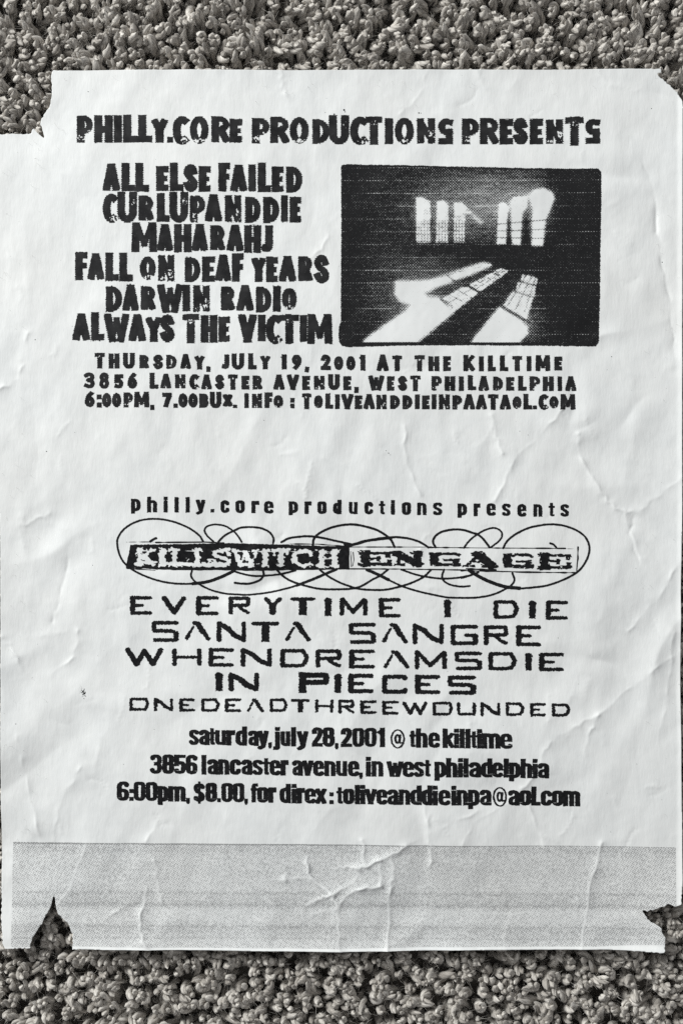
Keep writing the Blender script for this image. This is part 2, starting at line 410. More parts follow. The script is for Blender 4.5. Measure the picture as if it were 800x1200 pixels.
V = st_
SNAKE = [(.93, .2), (.72, .03), (.4, 0), (.08, .12), (.05, .28), (.3, .44), (.7, .56), (.97, .72), (.93, .9), (.6, 1), (.28, .97), (.02, .8)]
HEAVY = {
 'A': [V([(0, 1), (.46, 0)]), V([(.54, 0), (1, 1)]), V([(.2, .80), (.8, .80)], 0, .62)],
 'B': [V([(0, 0), (0, 1)]), V(bowl(0, .46, 0, .4, .92)), V(bowl(.46, 1, 0, .4, 1))],
 'C': [V(arc(.58, .5, .58, .5, -62, -298), 0, 1, 's')],
 'D': [V([(0, 0), (0, 1)], 0, .95), V(bowl(0, 1, 0, .3, 1.04), 0, .84)],
 'E': [V([(0, 0), (0, 1)]), V([(0, 0), (1, 0)]), V([(0, .5), (.9, .5)], 0, .78), V([(0, 1), (1, 1)], 0, .95)],
 'F': [V([(0, 0), (0, 1)]), V([(0, 0), (1, 0)]), V([(0, .48), (.92, .48)], 0, .9)],
 'H': [V([(0, 0), (0, 1)]), V([(1, 0), (1, 1)]), V([(0, .52), (1, .52)])],
 'I': [V([(.5, 0), (.5, 1)])],
 'J': [V([(1, 0), (1, .8), (.7, 1), (0, .95)], .25)],
 'K': [V([(0, 0), (0, 1)]), V([(.1, .55), (.95, 0)], 0, .85), V([(.3, .45), (1, 1)])],
 'L': [V([(0, 0), (0, 1)]), V([(0, 1), (1, 1)])],
 'M': [V([(.04, 0), (0, 1)]), V([(.96, 0), (1, 1)]), V([(.12, 0), (.5, .8)], 0, .75), V([(.88, 0), (.5, .8)], 0, .75)],
 'N': [V([(0, 0), (0, 1)], 0, .88), V([(1, 0), (1, 1)], 0, .88), V([(.0, .02), (1, .98)], 0, .8)],
 'O': [V(arc(.5, .5, .53, .51, 0, 360, 28), 0, .88, 'r')],
 'P': [V([(0, 0), (0, 1)], 0, .97), V(bowl(-.03, .60, 0, .4, 1.05), 0, .80)],
 'R': [V([(0, 0), (0, 1)], 0, .95), V(bowl(-.03, .54, 0, .4, 1.02), 0, .78), V([(.5, .5), (1, 1)], 0, .95)],
 'S': [V(catmull(SNAKE, 4), 0, .92, 's')],
 's': [V(catmull([(1, .02), (.45, .0), (.08, .12), (.02, .32), (.25, .5), (.6, .52), (1, .5)], 4), 0, .88), V([(.95, .5), (.97, 1)], 0, .9), V([(1, 1), (.05, 1)], 0, .9)],
 'T': [V([(0, 0), (1, 0)], 0, .92), V([(.5, 0), (.5, 1)])],
 'U': [V([(0, 0), (0, .72)] + arc(.5, .66, .5, .34, 180, 0) + [(1, .0)])],
 'V': [V([(0, 0), (.5, 1)]), V([(1, 0), (.5, 1)])],
 'W': [V([(0, 0), (.26, 1)]), V([(.26, 1), (.5, .12)], 0, .72), V([(.5, .12), (.74, 1)], 0, .72), V([(.74, 1), (1, 0)], 0, .95)],
 'Y': [V([(0, 0), (.5, .5)], 0, .9), V([(1, 0), (.5, .5)], 0, .9), V([(.5, .45), (.5, 1)])],
 'X': [V([(0, 0), (1, 1)]), V([(1, 0), (0, 1)])],
 '0': [V(arc(.5, .5, .53, .51, 0, 360, 28), 0, .88, 'r')],
 '1': [V([(1, 0), (1, 1)]), V([(0, .08), (.9, 0)], 0, .7)],
 '2': [V(catmull([(0, .22), (.2, .03), (.55, 0), (.92, .12), (.9, .38), (.5, .7), (.1, .98)], 4), 0, .9), V([(0, 1), (1, 1)])],
 '3': [V(catmull([(0, .1), (.45, 0), (.92, .12), (.88, .36), (.4, .48)], 4), 0, .88), V(catmull([(.4, .48), (.95, .62), (.95, .88), (.5, 1), (0, .92)], 4), 0, .88)],
 '5': [V([(.08, 0), (.95, 0)]), V([(.05, 0), (.03, .45)]), V(catmull([(.05, .45), (.55, .4), (.97, .58), (.95, .85), (.55, 1), (0, .95)], 4), 0, .9)],
 '6': [V(catmull([(.75, 0), (.3, .22), (.03, .55), (0, .7)], 4), 0, .95), V(arc(.5, .69, .5, .31, 0, 360, 24), 0, .88, 'r')],
 '7': [V([(0, 0), (1, 0)]), V([(1, 0), (.3, 1)])],
 '8': [V(arc(.5, .23, .44, .23, 0, 360, 20), 0, .85, 'r'), V(arc(.5, .74, .5, .26, 0, 360, 20), 0, .85, 'r')],
 '9': [V(catmull([(1, .3), (.97, .5), (.7, .8), (.3, 1)], 4), 0, .95), V(arc(.5, .31, .5, .31, 0, 360, 24), 0, .88, 'r')],
 '.': [V([(.5, .5), (.5, .5)])],
 ':': [V([(.5, 0), (.5, .001)], 0, 1, 's'), V([(.5, .999), (.5, 1)], 0, 1, 's')],
 ',': [V([(.8, 0), (.2, 1)], 0, .85)],
}
WIDE = {
 'E': [V([(0, 0), (0, 1)], 0, 1.15, 'r'), V([(0, 0), (1, 0)], 0, 1, 'r'), V([(0, .5), (.55, .5)], 0, .85, 'r'), V([(.0, .4), (.3, .5), (.0, .6)], 0, .7, 'r'), V([(0, 1), (1, 1)], 0, 1, 'r')],
 'V': [V([(0, 0), (.5, 1)], 0, 1.3, 'r'), V([(1, 0), (.5, 1)], 0, 1.1, 'r')],
 'R': [V([(0, 0), (0, 1)], 0, 1.05, 'r'), V([(0, 0), (1, 0), (1, .48), (0, .5)], .08, 1, 'r'), V([(.45, .55), (.72, .82), (1, 1)], 0, .9, 'r')],
 'Y': [V([(0, 0), (.45, .5)], 0, 1, 'r'), V([(1, 0), (.5, .5)], 0, 1, 'r'), V([(.47, .45), (.47, 1)], 0, 1.45, 'r')],
 'T': [V([(0, 0), (1, 0)], 0, .95, 'r'), V([(.5, .1), (.5, .92)], 0, 1.65, 's')],
 'I': [V([(.5, .12), (.5, .95)], 0, 1.35, 's'), V([(.5, .08), (.5, .1)], 0, 1.6, 'r')],
 'M': [V([(0, 0), (.0, 1)], 0, 1, 'r'), V([(.02, 0), (.48, .86), (.96, .05)], 0, 1.05, 'r'), V([(1, .05), (1, 1)], 0, 1, 'r')],
 'D': [V([(0, 0), (0, 1)], 0, 1.05, 'r'), V([(0, 0), (.82, 0), (.92, .22), (1, .42), (.94, .75), (.84, .95), (.6, 1), (0, 1)], 0, 1, 'r')],
 'S': [V([(1, 0), (0, 0), (0, .46), (.85, .48), (1, .62), (1, 1), (.05, 1)], .05, 1, 'r'), V([(1, .6), (1, .95)], 0, 1.15, 'r')],
 'A': [V([(.0, 1), (.14, .62), (.30, .26)], 0, .62, 'r'), V([(.0, .97), (.08, .82)], 0, .9, 'r'), V([(.36, .0), (.56, .05), (.74, .5), (1, 1)], .05, 1.0, 'r'), V([(.5, .05), (.75, .55)], 0, 1.25, 'r')],
 'N': [V([(0, 0), (0, 1)], 0, 1.05, 'r'), V([(.03, .05), (.35, .3), (.62, .72), (.97, .95)], 0, 1.25, 'r'), V([(1, 0), (1, 1)], 0, .95, 'r')],
 'W': [V([(0, 0), (.28, 1)], 0, 1.25, 'r'), V([(.28, 1), (.5, .1)], 0, 1.1, 'r'), V([(.5, .1), (.76, 1)], 0, 1.25, 'r'), V([(.76, 1), (1, 0)], 0, 1.1, 'r')],
 'H': [V([(0, 0), (0, 1)], 0, 1, 'r'), V([(1, 0), (1, 1)], 0, 1, 'r'), V([(0, .5), (1, .5)], 0, .85, 'r')],
 'P': [V([(0, 0), (0, 1)], 0, 1.5, 's'), V([(0, 0), (1, 0), (1, .48), (0, .5)], .04, 1.25, 'r')],
 'C': [V([(1, .12), (1, 0), (0, 0), (0, 1), (1, 1), (1, .88)], .04, 1, 'r')],
 'G': [V([(1, 0), (0, 0), (0, 1), (1, 1), (1, .52), (.6, .52)], .04, 1, 'r'), V([(.99, .55), (.99, .95)], 0, 1.15, 'r')],
 'U': [V([(0, 0), (0, 1), (1, 1), (1, 0)], .1, 1, 'r'), V([(1, .1), (1, .9)], 0, 1.2, 'r')],
 'O': [V([(0, 0), (0, 1)], 0, 1.05, 'r'), V([(0, 0), (.9, 0), (.96, .25), (1, .42), (.95, .75), (.86, 1), (0, 1)], 0, 1, 'r')],
}
TIGHT = {
 'a': [V([(0, .17), (0, 0), (1, 0), (1, 1)], .42), V([(1, .40), (.0, .56), (0, 1), (.75, 1), (1, .82)], .3, .86)],
 'c': [V([(1, .22), (1, 0), (0, 0), (0, 1), (1, 1), (1, .78)], .5)],
 'd': [V([(1, 0), (1, 1)]), V([(1, .26), (0, .24), (0, 1), (1, 1)], .5)],
 'e': [V([(.0, .48), (1, .48)], 0, .55), V([(1, .42), (1, 0), (0, 0), (0, 1), (1, 1), (1, .87)], .42, .96)],
 'f': [V([(.25, 1), (.25, 0), (1.1, .0)], .3, .85), V([(-.4, .28), (1.2, .28)], 0, .7)],
 'h': [V([(0, 0), (0, 1)]), V([(0, .3), (1, .25), (1, 1)], .4)],
 'i': [V([(.5, .30), (.5, 1)]), V([(.5, .0), (.5, .03)], 0, 1)],
 'j': [V([(1, .24), (1, 1), (0, 1)], .3), V([(1, 0), (1, .02)])],
 'k': [V([(0, 0), (0, 1)]), V([(.2, .66), (1, .26)], 0, .9), V([(.3, .5), (1, 1)], 0, .95)],
 'l': [V([(.5, 0), (.5, 1)])],
 'm': [V([(0, 0), (0, 1)]), V([(0, .04), (.5, 0), (.5, 1)], .2), V([(.5, .04), (1, 0), (1, 1)], .2)],
 'n': [V([(0, 0), (0, 1)], 0, .94), V([(0, .04), (1, 0), (1, 1)], .4, .94)],
 'o': [V([(0, 0), (1, 0), (1, 1), (0, 1), (0, 0)], .5)],
 'p': [V([(0, 0), (0, 1)]), V([(0, 0), (1, 0), (1, .8), (0, .78)], .5)],
 'r': [V([(0, 0), (0, 1)]), V([(0, .2), (.5, .02), (1, .06)], .1), V([(1, 0), (1, .12)])],
 's': [V([(1, .14), (1, 0), (0, 0), (0, .38), (1, .62), (1, 1), (0, 1), (0, .86)], .36, .9)],
 't': [V([(.45, 0), (.45, 1), (1.1, 1)], .15, .74), V([(-.6, .26), (1.6, .26)], 0, .66)],
 'u': [V([(0, 0), (0, 1), (1, .96)], .4, .88), V([(1, 0), (1, 1)], 0, .88)],
 'v': [V([(0, 0), (.5, 1)]), V([(1, 0), (.5, 1)])],
 'w': [V([(0, 0), (.26, 1)]), V([(.26, 1), (.5, .1)], 0, .8), V([(.5, .1), (.74, 1)], 0, .8), V([(.74, 1), (1, 0)])],
 'x': [V([(0, 0), (1, 1)]), V([(1, 0), (0, 1)])],
 'y': [V([(0, 0), (.52, .72)]), V([(1, 0), (.5, .9), (.05, 1)], .12)],
 '0': [V([(0, 0), (1, 0), (1, 1), (0, 1), (0, 0)], .5, .93)],
 '1': [V([(1, 0), (1, 1)]), V([(0, .18), (.9, .04)], 0, .8)],
 '2': [V([(0, .2), (0, 0), (1, 0), (1, .38), (0, .9)], .42), V([(0, 1), (1, 1)])],
 '3': [V([(0, .16), (0, 0), (1, 0), (1, .47), (.55, .48)], .42, .95), V([(.55, .48), (1, .5), (1, 1), (0, 1), (0, .84)], .42, .95)],
 '5': [V([(0, 0), (1, 0)], 0, .9), V([(0, 0), (0, .5)]), V([(0, .48), (.5, .40), (1, .42), (1, 1), (0, 1), (0, .86)], .36, .95)],
 '6': [V([(1, .14), (1, 0), (0, 0), (0, 1), (1, 1), (1, .46), (0, .46)], .42)],
 '8': [V([(.04, 0), (.96, 0), (.96, .47), (.04, .47), (.04, 0)], .42), V([(0, .47), (1, .47), (1, 1), (0, 1), (0, .47)], .42)],
 '.': [V([(.5, .5), (.5, .5)])], ':': HEAVY[':'], ',': [V([(.5, 0), (.5, .3)]), V([(.75, .3), (.2, 1)], 0, .6)],
 '$': [V([(1, .24), (1, .1), (0, .1), (0, .42), (1, .6), (1, .9), (0, .9), (0, .76)], .36, .88), V([(.5, -.05), (.5, 1.05)], 0, .45)],
 '@': [V([(.92, .78), (.72, .95)] + arc(.5, .5, .5, .5, 62, 398, 30) + [(.84, .70), (.70, .74), (.66, .62), (.72, .28)], 0, .38, 'r'),
       V(arc(.48, .5, .17, .23, 0, 360, 20), 0, .46, 'r')],
}
SERIF = {
 'K': [V([(.16, 0), (.16, 1)]), V([(.0, 0), (.34, 0)], 0, .5), V([(0, 1), (.34, 1)], 0, .5), V([(.25, .6), (.85, 0)], 0, .62), V([(.4, .45), (.95, 1)], 0, .95), V([(.65, 0), (1, 0)], 0, .45)],
 'I': [V([(.5, 0), (.5, 1)]), V([(0, 0), (1, 0)], 0, .5), V([(0, 1), (1, 1)], 0, .5)],
 'L': [V([(.22, 0), (.22, 1)]), V([(.0, 0), (.45, 0)], 0, .5), V([(0, 1), (1, 1)], 0, .62), V([(1, .66), (.96, 1)], 0, .5)],
 'S': [V(catmull(SNAKE, 4), 0, .8), V([(.97, 0), (.97, .3)], 0, .4), V([(.03, .7), (.03, 1)], 0, .4)],
 'W': [V([(0, 0), (.28, 1)], 0, .9), V([(.28, 1), (.5, .1)], 0, .5), V([(.5, .1), (.74, 1)], 0, .9), V([(.74, 1), (1, 0)], 0, .5), V([(.0, 0), (.2, 0)], 0, .5), V([(.85, 0), (1, 0)], 0, .5)],
 'T': [V([(.5, 0), (.5, 1)]), V([(0, 0), (1, 0)], 0, .6), V([(0, 0), (0, .25)], 0, .5), V([(1, 0), (1, .25)], 0, .5), V([(.25, 1), (.75, 1)], 0, .5)],
 'C': [V(arc(.55, .5, .55, .5, -50, -310), 0, .85), V([(.95, 0), (.95, .35)], 0, .4)],
 'H': [V([(.18, 0), (.18, 1)]), V([(.82, 0), (.82, 1)]), V([(.18, .5), (.82, .5)], 0, .5), V([(0, 0), (.36, 0)], 0, .5), V([(0, 1), (.36, 1)], 0, .5), V([(.64, 0), (1, 0)], 0, .5), V([(.64, 1), (1, 1)], 0, .5)],
 'E': [V([(.17, 0), (.17, 1)], 0, 1.15), V([(0, 0), (1, 0)], 0, .55), V([(0, 1), (1, 1)], 0, .6), V([(.2, .5), (.62, .5)], 0, .5), V([(.62, .36), (.62, .64)], 0, .4), V([(.95, 0), (.95, .3)], 0, .5), V([(1, .7), (.95, 1)], 0, .5)],
 'N': [V([(.05, 0), (.85, .95)], 0, 1.2), V([(.12, .05), (.12, 1)], 0, .4), V([(.86, 0), (.86, 1)], 0, .95), V([(0, 1), (.3, 1)], 0, .4), V([(.66, 0), (1, 0)], 0, .5), V([(0, 0), (.2, 0)], 0, .5)],
 'G': [V([(1, .12), (.9, .03), (.4, 0), (.1, .2), (.1, .8), (.4, 1), (1, .97)], .12, .58), V([(.1, .15), (.1, .85)], 0, 1.05), V([(.92, .62), (.92, 1)], 0, .75), V([(.48, .58), (1, .58)], 0, .42)],
 'A': [V([(.08, 1), (.46, 0)], 0, .5), V([(.42, 0), (.85, 1)], 0, 1.3), V([(.25, .66), (.65, .66)], 0, .4), V([(0, 1), (.26, 1)], 0, .5), V([(.6, 1), (1, 1)], 0, .55), V([(.3, 0), (.56, 0)], 0, .6)],
}

def round_poly(pts, r):
    """rounded corners, pts and r already in pixels"""
    if r <= 0 or len(pts) < 3: return pts
    closed = math.hypot(pts[0][0] - pts[-1][0], pts[0][1] - pts[-1][1]) < 1e-6
    P = [np.array(p, float) for p in pts]
    if closed:
        mid = (P[0] + P[1]) / 2
        P = [mid] + P[1:-1] + [P[0], mid]
    out = [P[0]]
    for k in range(1, len(P) - 1):
        a, b_, c = P[k - 1], P[k], P[k + 1]
        la = np.linalg.norm(a - b_); lc = np.linalg.norm(c - b_)
        if la < 1e-6 or lc < 1e-6: continue
        q = min(r, la * (1.0 if (k == 1 and not closed) else .5) if True else r, lc * (1.0 if (k == len(P) - 2 and not closed) else .5))
        s = b_ + (a - b_) / la * q; e = b_ + (c - b_) / lc * q
        for t in np.linspace(0, 1, 6):
            out.append((1 - t) ** 2 * s + 2 * t * (1 - t) * b_ * 1.0 + t * t * e if True else s)
    out.append(P[-1])
    return [tuple(p) for p in out]

def stroke_field(QX, QY, pts, a, b_, cap):
    """1-d in pen units (positive inside) times pen size in px"""
    d = np.full(QX.shape, 1e9)
    n = len(pts) - 1
    for k in range(n):
        ax, ay = pts[k][0] / a, pts[k][1] / b_
        vx, vy = pts[k + 1][0] / a - ax, pts[k + 1][1] / b_ - ay
        L = math.hypot(vx, vy)
        if L < 1e-7:
            vx, vy, L = 0.0, 1e-7, 1e-7
        qx = QX / a - ax; qy = QY / b_ - ay
        u = (qx * vx + qy * vy) / L; wv = np.abs(qx * vy - qy * vx) / L
        t = np.clip(u, 0, L)
        dc = np.hypot(u - t, wv)
        if cap == 's':
            if n == 1: dc = np.minimum(dc, np.maximum(wv, np.maximum(-u, u - L)))
            elif k == 0: dc = np.minimum(dc, np.maximum(wv, np.maximum(-u, u - L + 1)))
            elif k == n - 1: dc = np.minimum(dc, np.maximum(wv, np.maximum(u - L, 1 - u)))
        d = np.minimum(d, dc)
    return (1 - d) * min(a, b_)

class Sheet:
    """a raster field in photo pixels that becomes one printed part"""
    def __init__(s, x0, y0, x1, y1, h=1 / 3.0):
        s.x0, s.y0, s.h = x0, y0, h
        s.nx = int((x1 - x0) / h) + 2; s.ny = int((y1 - y0) / h) + 2
        s.X, s.Y = np.meshgrid(x0 + h * np.arange(s.nx), y0 + h * np.arange(s.ny))
        s.F = np.full(s.X.shape, -9.0)
    def win(s, xa, ya, xb, yb, m):
        i0 = max(0, int((xa - m - s.x0) / s.h)); i1 = min(s.nx, int((xb + m - s.x0) / s.h) + 2)
        j0 = max(0, int((ya - m - s.y0) / s.h)); j1 = min(s.ny, int((yb + m - s.y0) / s.h) + 2)
        return slice(j0, j1), slice(i0, i1)
    def glyph(s, g, x0, x1, y0, y1, a, b_, target=None, clip=True):
        wa = min(a, (x1 - x0) / 2); wb = min(b_, (y1 - y0) / 2)
        J, I = s.win(x0, y0, x1, y1, 2.5)
        QX, QY = s.X[J, I], s.Y[J, I]
        f = np.full(QX.shape, -9.0)
        iw, ih = x1 - x0 - 2 * wa, y1 - y0 - 2 * wb
        for pts, r, wt, cap in g:
            pp = [(x0 + wa + p[0] * iw, y0 + wb + p[1] * ih) for p in pts]
            rr = r * (min(iw, ih) + wa * .6)
            pp = round_poly(pp, rr)
            f = np.maximum(f, stroke_field(QX, QY, pp, wa * wt, wb * wt, cap))
        if clip:
            f = np.minimum(f, np.minimum(np.minimum(QX - x0, x1 - QX), np.minimum(QY - y0, y1 - QY)))
        if target is None: s.F[J, I] = np.maximum(s.F[J, I], f)
        else: target[J, I] = np.maximum(target[J, I], f)
    def line(s, pts, hw, n=6):
        cp = catmull(pts, n) if n else pts
        xs = [p[0] for p in cp]; ys = [p[1] for p in cp]
        J, I = s.win(min(xs), min(ys), max(xs), max(ys), hw + 2)
        s.F[J, I] = np.maximum(s.F[J, I], hw - seg_dist(s.X[J, I], s.Y[J, I], cp))
    def rough(s, amp, cell, seed, comb=0.0, period=2.1):
        s.F = s.F + amp * vnoise(s.X / cell, s.Y / cell, seed) + amp * .6 * vnoise(s.X / cell * 2.3, s.Y / cell * 2.3, seed + 1)
        if comb:
            s.F = s.F + comb * np.sin(2 * math.pi * s.Y / period + 1.5 * vnoise(s.X / 14, s.Y / 40, seed + 2)) * (0.6 + .5 * vnoise(s.X / 11, s.Y / 9, seed + 5))
    def wear(s, cx, cy, rx, ry, seed, dens=0.15):
        """toner missing in a ragged patch"""
        J, I = s.win(cx - rx, cy - ry, cx + rx, cy + ry, 1)
        q = np.hypot((s.X[J, I] - cx) / rx, (s.Y[J, I] - cy) / ry)
        nz = vnoise(s.X[J, I] / 1.5, s.Y[J, I] / 1.5, seed) + .4 * vnoise(s.X[J, I] / .8, s.Y[J, I] / .8, seed + 9)
        hole = (nz - dens - 1.6 * np.clip(q - .55, 0, None)) * 1.2
        hole = np.where(q < 1.2, hole, -5)
        s.F[J, I] = np.minimum(s.F[J, I], -hole)
    def build(s, name, material, parent=flyer, label=None, lift=0.05):
        X, Y, lp, st = msq(s.F, s.x0, s.y0, s.h)
        return part(name, X, Y, lp, st, material, lift, parent, label)

def parse(txt, ox, oy, sc):
    """'P 50 148 52 210 | H ...' measured on an enlargement whose origin is (ox, oy) and scale sc"""
    out = []
    for it in txt.split('|'):
        f = it.split()
        if not f: continue
        out.append((f[0], ox + float(f[1]) / sc, ox + float(f[2]) / sc, oy + float(f[3]) / sc, oy + float(f[4]) / sc))
    return out

def text_part(name, items, font, a, b_, material, label=None, rough=(.3, 1.8), comb=0.0, distress=False, seed=1, scan=None, special=None):
    x0 = min(i[1] for i in items) - 4; x1 = max(i[2] for i in items) + 4
    y0 = min(i[3] for i in items) - 4; y1 = max(i[4] for i in items) + 4
    sh = Sheet(x0, y0, x1, y1)
    for g, gx0, gx1, gy0, gy1 in items:
        aa, bb = a, b_
        if g in '.,:': aa, bb = min(a, (gx1 - gx0) / 2), min(b_ * 1.15, (gx1 - gx0) / 2 * 1.1)
        sh.glyph(font[g], gx0, gx1, gy0, gy1, aa, bb, clip=(font is not WIDE))
    sh.rough(rough[0], rough[1], seed, comb)
    if scan:
        for (ya, yb, xa, xb, hw) in scan:
            yc = ya + (yb - ya) * (sh.X - xa) / (xb - xa)
            brk = hw + .30 * vnoise(sh.X / 5, sh.Y * 0 + ya, seed + 40)
            sh.F = np.minimum(sh.F, np.abs(sh.Y - yc) - brk)
    if distress:
        for q, (g, gx0, gx1, gy0, gy1) in enumerate(items):
            wd, hg = gx1 - gx0, gy1 - gy0
            k = seed * 50 + q
            if g == 'P': sh.wear(gx0 + .32 * wd, gy0 + .80 * hg, .30 * wd, .15 * hg, k, .12 if hg > 25 else .4); sh.wear(gx0 + .75 * wd, gy0 + .60 * hg, .22 * wd, .10 * hg, k + 1, .35)
            elif g == 'C': sh.wear(gx0 + .70 * wd, gy0 + .86 * hg, .30 * wd, .13 * hg, k, .1 if hg > 25 else .3)
            elif g == 'O': sh.wear(gx0 + .50 * wd, gy0 + .88 * hg, .42 * wd, .11 * hg, k, .15 if hg > 25 else .4)
            elif g == 'N': sh.wear(gx0 + .78 * wd, gy0 + .68 * hg, .22 * wd, .24 * hg, k, .18 if hg > 25 else .42); sh.wear(gx0 + .28 * wd, gy0 + .88 * hg, .25 * wd, .08 * hg, k + 2, .4)
            elif g == 'T': sh.wear(gx0 + .50 * wd, gy0 + .24 * hg, .22 * wd, .12 * hg, k, .25 if hg > 25 else .45)
            elif g == 'U' and hg > 25: sh.wear(gx0 + .80 * wd, gy0 + .34 * hg, .14 * wd, .14 * hg, k, .35)
            elif g in 'ARDB' and hg < 25: sh.wear(gx0 + .5 * wd, gy0 + .84 * hg, .3 * wd, .16 * hg, k, .55)
    return sh.build(name, material, label=label)

# -- heading
items = (parse("P 50 148 52 210|H 153 263 52 212|I 268 316 52 210|L 322 412 47 210|L 410 494 50 210|Y 487 585 72 213|. 580 616 178 213|C 612 714 55 225", 80, 125, 5)
  + parse("O -38 75 57 220|R 88 198 57 213|E 195 270 72 213|P 325 430 65 217|R 432 545 58 215|O 545 660 60 217|D 678 782 72 217", 230, 125, 5)
  + parse("U 25 145 50 220|C 148 262 57 223|T 238 340 55 222|I 353 402 65 217|O 410 525 62 220|N 538 650 65 217|s 662 755 68 220", 380, 125, 5)
  + parse("P 48 140 60 195|R 140 240 57 195|E 243 315 65 198|S 312 392 57 200|E 400 470 65 198|N 482 575 65 197|T 582 682 55 205|s 685 767 65 200", 530, 125, 800 / 180))
text_part("heading", items, HEAVY, 4.85, 4.0, M_ink, "bold distressed black heading across the top of the sheet", comb=.55, distress=True, seed=1)
# -- band names of the first concert, one part per line
s5 = 800 / 130.0; s8 = 800 / 170.0
L1 = (parse("A 65 190 42 238|L 200 300 35 243|L 300 400 35 245|E 450 542 60 243|L 550 650 38 243|S 645 754 48 250", 110, 185, s5)
  + parse("E 18 105 62 247|F 160 245 38 245|A 245 368 50 243|I 375 430 50 243|L 443 540 40 248|E 543 630 62 247|D 645 767 62 253", 230, 185, s5))
L2 = (parse("C 65 182 258 468|U 170 313 245 468|R 322 435 272 452|L 455 548 255 462|U 545 683 248 468|P 692 808 275 466", 110, 185, s5)
  + parse("A 62 187 265 460|N 203 328 268 465|D 350 467 280 470|D 480 600 280 470|I 610 660 270 463|E 672 757 280 465", 230, 185, s5))
L3 = (parse("M 272 458 465 680|A 455 572 478 670|H 578 705 478 682", 110, 185, s5)
  + parse("A -33 85 478 672|R 100 210 485 668|A 218 342 482 672|H 345 468 485 685|J 466 553 485 682", 230, 185, s5))
L4 = (parse("F 40 113 25 190|A 112 212 35 188|L 218 298 28 197|L 300 380 30 198|O 418 515 52 192|N 525 625 42 200|D 682 777 55 205", 80, 290, 5)
  + parse("E 32 105 50 190|A 105 193 40 187|F 197 262 32 188|Y 303 385 55 193|E 385 450 52 193|A 455 550 45 188|R 560 642 47 187|S 646 734 40 200", 230, 290, s8))
L5 = (parse("D 220 318 225 378|A 318 415 215 372|R 425 515 225 368|W 522 675 215 385|I 670 715 218 375|N 730 832 222 380", 80, 290, 5)
  + parse("R 135 215 213 348|A 222 318 208 352|D 328 417 217 362|I 422 467 212 355|O 470 555 222 348", 230, 290, s8))
L6 = (parse("A 25 130 385 545|L 135 213 380 547|W 210 360 388 557|A 355 457 392 550|Y 453 552 408 555|S 537 627 392 557|T 668 770 390 563", 80, 290, 5)
  + parse("H 25 118 372 525|E 123 188 382 522|V 232 335 370 528|I 340 383 372 520|C 383 480 372 535|T 458 568 370 533|I 570 612 375 522|M 610 750 368 533", 230, 290, s8))
for q, (it, aa) in enumerate(((L1, 4.75), (L2, 4.7), (L3, 4.65), (L4, 4.6), (L5, 4.6), (L6, 4.65))):
    text_part("band_name", it, HEAVY, aa, 3.9, M_ink, comb=.5, distress=True, seed=3 + q)
# -- date, address and price of the first concert
D1 = (parse("T 105 167 42 135|H 188 252 47 135|U 272 342 42 137|R 368 425 55 135|S 448 508 52 140|D 525 588 55 138|A 608 670 50 137|Y 690 750 60 140|, 757 787 120 157", 90, 405, 5)
  + parse("J 100 145 52 140|U 158 232 48 142|L 255 305 48 140|Y 325 385 60 140|1 443 480 52 140|9 508 567 52 142|, 582 614 122 160|2 678 738 52 145|0 755 811 62 145", 240, 405, 5)
  + parse("0 76 132 62 147|1 150 190 55 147|A 255 325 53 150|T 345 405 58 150|T 475 537 57 150|H 557 622 62 150|E 643 690 62 150", 390, 405, 5)
  + parse("K 62 130 55 150|I 152 182 62 150|L 205 252 58 150|L 275 325 58 150|T 347 407 60 150|I 432 460 62 150|M 483 570 57 150|E 593 640 65 148", 530, 405, 5))
D2 = (parse("3 42 108 155 252|8 130 193 155 255|5 220 275 167 253|6 298 357 160 255|L 428 480 160 253|A 492 555 165 252|N 575 640 168 253|C 660 720 168 258|A 730 792 170 257", 90, 405, 5)
  + parse("S 60 116 170 258|T 135 195 170 260|E 215 262 178 258|R 280 338 175 258|A 402 468 170 260|V 480 552 170 262|E 570 617 178 262|N 637 703 175 260|U 722 790 168 262", 240, 405, 5)
  + parse("E 60 107 180 262|, 122 152 240 280|W 206 300 175 265|E 315 360 180 265|S 378 435 177 267|T 450 513 175 268|P 575 637 177 265|H 652 715 180 265|I 735 765 180 265", 390, 405, 5)
  + parse("L 88 137 175 263|A 150 212 178 265|D 235 295 182 265|E 312 360 185 265|L 382 432 177 265|P 448 512 180 265|H 525 590 182 267|I 612 638 182 267|A 657 722 180 267", 530, 405, 5))
D3 = (parse("6 47 107 268 362|: 118 147 287 362|0 148 205 277 362|0 206 263 277 362|P 275 333 275 362|M 337 427 270 362|, 430 458 345 380|7 502 558 277 362|. 567 593 340 365|0 595 652 279 364|0 653 711 279 364|B 718 773 280 365", 90, 405, 5)
  + parse("U 30 98 270 368|X 106 163 285 358|. 165 190 345 367|I 232 258 280 367|N 275 337 280 368|F 350 397 275 367|O 402 460 290 367|: 500 525 308 368|T 568 625 280 372|O 638 692 290 368|L 705 752 280 370", 240, 405, 5)
  + parse("I 12 40 287 372|V 48 120 283 375|E 127 172 292 372|A 178 245 283 372|N 252 315 287 375|D 333 392 290 372|D 405 465 290 373|I 478 507 287 372|E 520 565 292 374|I 577 605 287 373|N 617 685 285 375|P 698 757 290 375", 390, 405, 5)
  + parse("A 62 130 285 375|A 135 200 288 375|T 205 268 285 377|A 275 340 288 375|O 348 403 297 372|L 413 465 283 375|. 467 492 352 375|C 500 560 285 378|O 562 618 297 370|M 627 717 285 377", 530, 405, 5))
for q, it in enumerate((D1, D2, D3)):
    text_part("event_detail", it, HEAVY, 2.95, 2.5, M_ink, rough=(.2, 1.5), comb=.30, distress=True, seed=20 + q)

